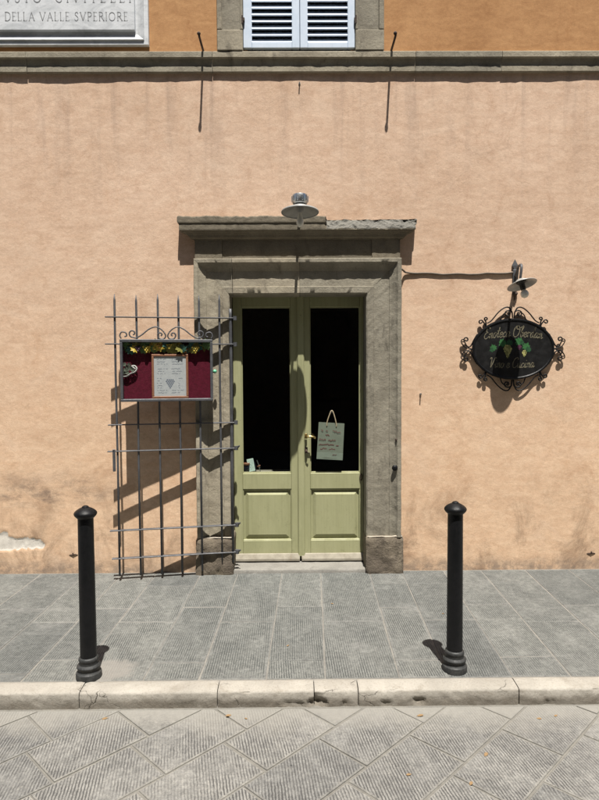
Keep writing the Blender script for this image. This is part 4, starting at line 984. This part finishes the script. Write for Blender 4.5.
for i, px in enumerate((116.9, 138.3, 159.7, 180.1, 200.5, 220.7, 231.5)):
    x = GP(px, 430).x; mb = MB(); r = .0085 if i < 6 else .0125
    top = zt_+random.uniform(-.012, .012) if i < 6 else GP(232, 309).z
    mb.tube([(x, 0, zb_+random.uniform(-.006, .006)+(0 if i < 6 else .05)), (x+random.uniform(-.002, .002), 0, .9), (x+random.uniform(-.003, .003), 0, 1.6), (x, 0, top-.05), (x, 0, top)], [r, r, r, r, .0015 if i < 6 else r], 7)
    mb.obj('rod', M['iron'], gate, smooth=True)
lt = MB(); x = GP(114.5, 450).x; z0 = GP(114, 449).z; z1 = GP(114, 471).z
lt.box((x-.012, -.030, z1), (x+.010, -.024, z0), 0, .002); lt.tube([(x-.004, -.03, z0-.012), (x-.004, .02, z0-.012)], .007, 6); lt.obj('latch', M['iron'], gate)

# --- glazed menu case hung on the gate
CF = .085                                   # front of the case, in front of the gate
a = GP(120.5, 402, CF); b = GP(212.5, 339.5, CF); cx0, cx1, cz0, cz1 = a.x, b.x, a.z, b.z
case = thing('menu_case', 'grey glazed menu case with claret lining hung on the iron gate', 'display case', tuple(GM @ Vector(((cx0+cx1)/2, 0, cz0))), gang)
cxm = (cx0+cx1)/2; hw = (cx1-cx0)/2; chh = cz1-cz0
fm = MB(); fw = .020
for (p, q) in (((-hw, 0), (hw, fw)), ((-hw, chh-fw*1.1), (hw, chh)), ((-hw, fw), (-hw+fw, chh-fw*1.1)), ((hw-fw, fw), (hw, chh-fw*1.1))):
    fm.box((p[0], -CF, p[1]), (q[0], -.020, q[1]), 0, .003)
fm.obj('frame', M['iron'], case)
bk = MB(); bk.box((-hw+.002, -.0305, .002), (hw-.002, -.021, chh-.002)); bk.obj('lining', M['claret'], case)
gl_ = MB(); gl_.add([(-hw+fw-.002, -CF+.009, fw-.002), (hw-fw+.002, -CF+.009, fw-.002), (hw-fw+.002, -CF+.009, chh-fw*1.1+.002), (-hw+fw-.002, -CF+.009, chh-fw*1.1+.002)], [(0, 1, 2, 3)]); gl_.obj('glass_pane', M['caseglass'], case)
kb = MB(); kb.tube([(hw, -.05, chh*.48), (hw+.010, -.05, chh*.48)], .005, 6); kb.ball((hw+.016, -.052, chh*.48), .0155); kb.obj('knob', M['greenball'], case, smooth=True)
cr = MB()
def scr2(pts, r=.0055): cr.tube(smooth_line([(x, -.055, chh+z) for x, z in pts], 5), r, 6)
K = hw/.36
for sg in (1, -1):
    f_ = lambda L: [(sg*x*K, z) for x, z in L]
    scr2(f_([(.020, .055), (.05, .082), (.09, .095), (.14, .075), (.19, .036), (.235, .012), (.262, .016)]+spiral(.262, .045, .030, .010, -80, .95, 12)))
    scr2(f_([(.35, .006), (.36, .03), (.345, .055), (.315, .05), (.308, .028), (.325, .02)]))
    scr2(f_([(.02, .055), (.008, .028), (.022, .006), (.058, .008), (.07, .035), (.052, .052), (.036, .038), (.046, .026)]))
cr.obj('crest_scroll', M['iron'], case, smooth=True)
hk = MB()
for x in (-hw*.8, hw*.8): hk.box((x-.008, -.022, chh*.5-.07), (x+.008, .024, chh*.5-.05), 0, .002)
hk.obj('hanger', M['iron'], case)
def CW(x, y, z): return tuple(GM @ Vector((cxm+x, y, cz0+z)))
# framed menu
mf0 = GP(152, 400, .06); mf1 = GP(188, 355.5, .06); mw = (mf1.x-mf0.x)/2; mh = mf1.z-mf0.z
mn = thing('framed_menu', 'wood framed handwritten menu standing inside the claret case', 'menu', CW((mf0.x+mf1.x)/2-cxm, -.046, fw+.0015), gang)
f = MB(); t = .017
for (p, q) in (((-mw, 0), (mw, t)), ((-mw, mh-t), (mw, mh)), ((-mw, t), (-mw+t, mh-t)), ((mw-t, t), (mw, mh-t))): f.box((p[0], -.011, p[1]), (q[0], .011, q[1]), 0, .003)
f.obj('frame', M['wood'], mn)
f = MB(); f.box((-mw+t-.002, -.004, t-.002), (mw-t+.002, .008, mh-t+.002)); f.obj('page', M['paper'], mn)
ik = MB(); rw = random.Random(3)
def scrawl(mb, x0, x1, z, h, wv, y, lean=0.0):
    q = []; x = x0
    while x < x1:
        q.append((x, z+rw.uniform(-.5, .5)*h+(x-x0)*lean)); x += h*rw.uniform(.28, .5)
        if rw.random() < .14 and len(q) > 3:
            ribbon(mb, q, wv, lambda p: (p.x, y, p.y)); q = []; x += h*.8
    if len(q) > 1: ribbon(mb, q, wv, lambda p: (p.x, y, p.y))
iw = mw-t
for k in range(15):
    z = mh-t-.022-k*(mh-2*t-.03)/15
    if k in (3, 7): continue
    for (u0, u1) in ((-.85, -.1), (.05, .85)):
        if 8 <= k <= 12: u0, u1 = (u0, -.45) if u0 < 0 else (.5, u1)
        scrawl(ik, iw*(u0+rw.uniform(0, .1)), iw*(u1-rw.uniform(0, .25)), z, .0075, .0020, -.0046)
for row, cnt in enumerate((4, 5, 4, 3, 2, 1)):
    for j in range(cnt):
        x, z = (j-(cnt-1)/2)*.014, mh*.42-row*.012; ik.add([(x+.006*math.cos(q*math.pi/3), -.0047, z+.006*math.sin(q*math.pi/3)) for q in range(6)], [tuple(range(6))])
ik.obj('handwriting', M['ink'], mn)
# vine garland along the top of the case
gar = thing('vine_garland', 'garland of silk vine leaves and yellow grapes inside the menu case', 'garland', CW(0, -.05, chh-fw-.02), gang)
stem = MB(); stem.tube(smooth_line([(-hw*.9+hw*1.8*i/10, .004*math.sin(i*2), -.004+.008*math.sin(i*1.7)) for i in range(11)], 3), .0035, 5); stem.obj('stem', M['leafy'], gar)
def leaf_mesh(mat, s):
    mb = MB(); o = leaf2d(s); mb.add([(0, -.012*s/.07*.07, 0)]+[(x, .25*abs(x)+.1*abs(z)-.006, z) for x, z in o], [(0, i+1, (i+1) % 16+1) for i in range(16)]); return mb.mesh('leaf', [mat])
lms = [leaf_mesh(M[k], .088) for k in ('leafg', 'leafy', 'leafb', 'leafo', 'grapey')]
rl = random.Random(11); order = [0, 0, 2, 3, 1, 1, 4, 1, 2, 4, 0, 1, 2, 0, 4, 1, 2, 0]
for i in range(30):
    x = -hw*.88+hw*1.76*((i*7) % 30)/29
    link('leaf', lms[order[i % len(order)] ], gar, (x+rl.uniform(-.01, .01), rl.uniform(-.016, .008), rl.uniform(-.038, .004)), (rl.uniform(-.4, .4), rl.uniform(0, 6.28), rl.uniform(-.5, .5)), [rl.uniform(.75, 1.1)]*3)
for (x, z0, k, mt) in ((-hw*.44, -.015, 4, 'grapey'), (hw*.62, -.02, 4, 'grapey'), (-hw*.62, -.02, 3, 'grapep'), (hw*.05, .0, 3, 'grapey'), (-hw*.15, .002, 3, 'leafo')):
    mb = MB()
    for row in range(k):
        for j in range(k-row): mb.ball((x+(j-(k-row-1)/2)*.015, -.013+.004*((j+row) % 2), z0-row*.0135), .0085, 8, 5)
    mb.obj('grape_bunch', M[mt], gar, smooth=True)
# curled ornament on the left of the case
orn = thing('ribbon_ornament', 'white curled ribbon with grey green sprig at the claret lining edge', 'ornament', CW(-hw+.075, -.05, chh*.5), gang)
mb = MB(); mb.tube(smooth_line([(-.055, 0, -.045), (-.03, -.004, -.042), (.0, -.006, -.022), (.03, -.004, -.010), (.045, 0, .015), (.03, .002, .036), (.008, 0, .034), (.02, -.004, .022), (.034, -.004, .012)], 5), [.0036]*41, 6, 0, True, 1.7); mb.obj('ribbon', M['white'], orn, smooth=True)
sprig = leaf_mesh(M['sprig'], .036)
for (x, z, a) in ((-.03, .03, .5), (-.015, .012, 2), (-.04, .005, 4), (-.01, .045, 1.2), (-.028, -.016, 3), (-.045, .045, 2.6), (.002, .02, .9), (-.05, -.012, 5), (.012, .004, 3.3)): link('leaf', sprig, orn, (x, -.004, z), (.2, a, 0))

# --- paper bag hung in the right glass
bc = P(330.5, 441, DD+.018)
bag = thing('paper_bag', 'grey green paper bag with red handwriting hung on the door glass', 'bag', tuple(bc)); bag.rotation_euler = (0, R_(3.5), 0)
hw_, hh_ = .107, .150
bb = MB(); rings = []
for (z, dp, wx_) in ((-hh_, .012, 1.0), (-hh_+.01, .018, 1.0), (-.05, .016, .995), (.05, .012, .99), (hh_, .006, .985)):
    rings.append([(-hw_*wx_, -.0, z), (-hw_*wx_, -dp, z), (-hw_*.3, -dp-.0015, z), (hw_*.4, -dp-.001, z), (hw_*wx_, -dp, z), (hw_*wx_, 0, z)])
bb.loft(rings, True, True); bb.obj('body', M['bag'], bag)
fd = MB(); fd.loft([[(-hw_, -.0165, -hh_-.001), (hw_, -.0165, -hh_-.001), (hw_, -.0205, -hh_+.058), (-hw_, -.0205, -hh_+.056)], [(-hw_, -.018, -hh_-.001), (hw_, -.018, -hh_-.001), (hw_, -.022, -hh_+.058), (-hw_, -.022, -hh_+.056)]], True, True); fd.obj('fold', M['bagfold'], bag)
hd = MB(); hd.tube(smooth_line([(-.038, -.010, hh_-.03), (-.036, -.011, hh_+.01), (-.018, -.012, hh_+.075), (-.008, -.012, hh_+.098), (.004, -.012, hh_+.094), (.022, -.012, hh_+.05), (.038, -.011, hh_-.005), (.040, -.010, hh_-.03)], 5), .0048, 6); hd.obj('handle', M['cord'], bag, smooth=True)
hk = MB(); hk.tube([(-.006, .008, hh_+.088), (-.006, -.02, hh_+.088), (-.006, -.022, hh_+.098)], .0025, 5); hk.ball((-.006, .006, hh_+.09), .012, sc=(1, .25, 1)); hk.obj('hook', M['iron'], bag)
wr = MB(); rw = random.Random(5)
for (z, x0, x1, h) in ((.085, -.085, -.005, .016), (.080, .012, .095, .016), (.048, -.045, -.012, .014), (.012, -.095, -.03, .016), (.006, -.02, .055, .016), (-.030, -.095, .075, .015), (-.064, -.080, .045, .015)):
    scrawl(wr, x0, x1, z, h, .0055, -.0185 if z < .03 else -.0158)
scrawl(wr, .02, .07, -.108, .010, .0035, -.0228)
wr.obj('handwriting', M['redink'], bag)

# --- small things on the ledge behind the left glass
lz = zg0-.003; ly = -DD
cd = MB(); cc_ = P(252, 470.5, DD-.06); hcw, hch = .028, .107
cdo = thing('display_card', 'pale mint card leaning on the ledge behind the door glass', 'card', (cc_.x, ly+.085, lz)); cdo.rotation_euler = (R_(-12), R_(-11), 0)
cd.box((-hcw, -.002, .006), (hcw, .002, hch+.006), 0, .0008); cd.obj('card', M['mint'], cdo)
cs = MB(); cs.box((-.034, -.002, .0), (.034, .045, .007), 0, .002); cs.tube([(.03, 0, .0), (.036, .012, .05), (.022, .016, .112)], .004, 5); cs.obj('stand', M['darkglass'], cdo)
ik = MB(); rw = random.Random(9)
for k in range(6): scrawl(ik, -.02, .02, .095-k*.014, .006, .0016, -.0032)
ik.obj('handwriting', M['ink'], cdo)
jc = P(245, 472, DD-.06)
jar = thing('jar', 'dark jar with copper lid standing beside the mint card', 'jar', (jc.x+.008, ly+.09, lz))
mb = MB(); mb.lathe([(.001, 0), (.026, 0), (.028, .004), (.028, .05), (.024, .058), (.022, .06), (.001, .06)], 16); mb.obj('body', M['darkglass'], jar, smooth=40)
mb = MB(); mb.lathe([(.001, .060), (.030, .060), (.031, .062), (.031, .074), (.029, .076), (.001, .076)], 16); mb.obj('lid', M['wood'], jar, smooth=40)
gc = P(261, 470, DD-.06)
gls = thing('corkscrew', 'small steel corkscrew with wooden grip standing by the mint card', 'corkscrew', (gc.x-.006, ly+.08, lz)); gls.rotation_euler = (0, R_(-14), 0)
mb = MB(); mb.tube([(0, 0, 0), (0, 0, .06)], .0035, 6); mb.tube([(.004, 0, .035), (-.004, 0, .105)], [.005, .003], 6); mb.obj('shaft', M['galv'], gls)
mb = MB(); mb.tube([(-.013, 0, .050), (.013, 0, .054)], .0065, 7); mb.obj('grip', M['wood'], gls, smooth=True)

# --- bollards
def bollard(x, y, label, rz):
    b = thing('bollard', label, 'bollard', (x, y, .0), rz, 'black bollards on the pavement edge')
    sh = MB(); n = 14
    sh.lathe([(.0425, .085), (.0418, .3), (.0408, .55), (.0400, .78), (.0398, .852)], 28); sh.obj('shaft', M['black'], b, smooth=True)
    ba = MB(); ba.lathe([(.001, -.01), (.066, -.01), (.066, .022), (.064, .030), (.057, .036), (.054, .044), (.056, .050), (.060, .056), (.061, .064), (.057, .071), (.049, .075), (.0475, .088), (.050, .093), (.0515, .100), (.050, .107), (.045, .112), (.040, .113)], 32); ba.obj('base', M['dusty'], b, smooth=35)
    cp_ = MB(); cp_.lathe([(.039, .846), (.044, .850), (.0545, .861), (.0585, .869), (.0585, .875), (.055, .881), (.047, .889), (.033, .898), (.022, .903), (.018, .904), (.017, .908), (.012, .912), (.006, .914), (.0005, .9145)], 32); cp_.obj('cap', M['black'], b, smooth=35)
g1 = G(88, 678); g2 = G(455.2, 671)
bollard(g1.x, g1.y+.015, 'black cast iron bollard in front of the iron gate and menu case', .3)
bollard(g2.x, g2.y+.015, 'black cast iron bollard below the oval hanging sign', 1.7)

# --- small ironwork on the walls
def tiny(name, label, cat, mb, mat, group=None): return tag(mb.obj(name, mat, smooth=40), label, cat, group)
for (px, py, lab) in ((73.5, 554.5, 'rusty iron pin low on the wall behind bollard near the gate'), (591, 553, 'rusty iron pin low on the wall under the oval sign side')):
    q = P(px, py, 0); mb = MB(); mb.tube([(q.x-.034, -.001, q.z-.004), (q.x-.01, -.004, q.z-.002), (q.x+.012, -.004, q.z+.001), (q.x+.034, -.001, q.z-.003)], [.003, .006, .006, .003], 6); mb.tube([(q.x, .02, q.z), (q.x, -.010, q.z+.002), (q.x-.002, -.011, q.z+.016)], .005, 6)
    tiny('wall_pin', lab, 'iron pin', mb, M['rust'], 'iron pins low on the wall')
for (px, py, lab) in ((420.5, 394, 'small screw with bright head in plaster beside the door jamb'), (299.5, 84, 'small screw in plaster under the string course above the door')):
    q = P(px, py, 0); mb = MB(); mb.lathe([(.001, .03), (.0045, .03), (.0045, -.012), (.011, -.013), (.011, -.017), (.001, -.018)], 10, Matrix.Translation((q.x, 0, q.z)) @ Matrix.Rotation(R_(-90), 4, 'X') @ Matrix.Scale(-1, 4, (0, 0, 1)))
    mb.tube([(q.x, .01, q.z), (q.x, -.008, q.z)], .008, 8); tiny('wall_screw', lab, 'screw', mb, M['galv'], 'screws in the plaster')
q = P(395, 468, .08); mb = MB(); mb.ball((q.x, q.y+.004, q.z), .024, 12, 8, sc=(1, .6, 1)); mb.tube([(q.x, q.y, q.z), (q.x, q.y+.06, q.z)], .012, 8)
tiny('iron_stud', 'round dark iron stud set in the stone jamb beside the door', 'stud', mb, M['black'])
q = P(398, 440, .07); mb = MB(); mb.box((q.x-.022, q.y-.006, q.z-.012), (q.x+.022, q.y+.02, q.z+.012), 0, .003); mb.tube([(q.x-.012, q.y+.01, q.z), (q.x-.012, q.y-.016, q.z+.003)], .005, 6)
tiny('iron_cramp', 'small iron cramp let into the stone jamb above the stud', 'cramp', mb, M['rust'])

# --- dry leaves on the ground
dl_ = MB(); o = leaf2d(1.0); k = [(0, 0, .02)]+[(x*.5, z, .01+.22*abs(x)*abs(x)+.10*z*z) for x, z in o]
dl_.add(k, [(0, i+1, (i+1) % 16+1) for i in range(16)]); dleaf = dl_.mesh('fallen_leaf', [M['dryleaf']])
rl = random.Random(4)
for (px, py, s, z) in ((486, 755, .034, 1), (471, 784, .028, 1), (409, 775, .026, 1), (420, 716, .040, 1), (539, 719, .028, 1), (105, 719, .034, 1), (228, 716, .036, 1), (556, 716, .026, 1), (246, 719, .024, 1)):
    q = G(px, py, ROADZ); o = link('fallen_leaf', dleaf, None, (q.x, q.y, ROADZ+.002), (rl.uniform(-.15, .15), rl.uniform(-.15, .15), rl.uniform(0, 6.2)), (s, s, s))
    tag(o, 'small dry brown leaf lying on the street slabs', 'leaf', 'dry leaves on the street slabs')
for (px, py, s) in ((332, 604, .026), (288, 646, .028), (443, 614, .022)):
    q = G(px, py, 0); o = link('fallen_leaf', dleaf, None, (q.x, q.y, .003), (rl.uniform(-.15, .15), rl.uniform(-.15, .15), rl.uniform(0, 6.2)), (s, s, s))
    tag(o, 'small dry brown leaf lying on the grey pavement slabs', 'leaf', 'dry leaves on the pavement')
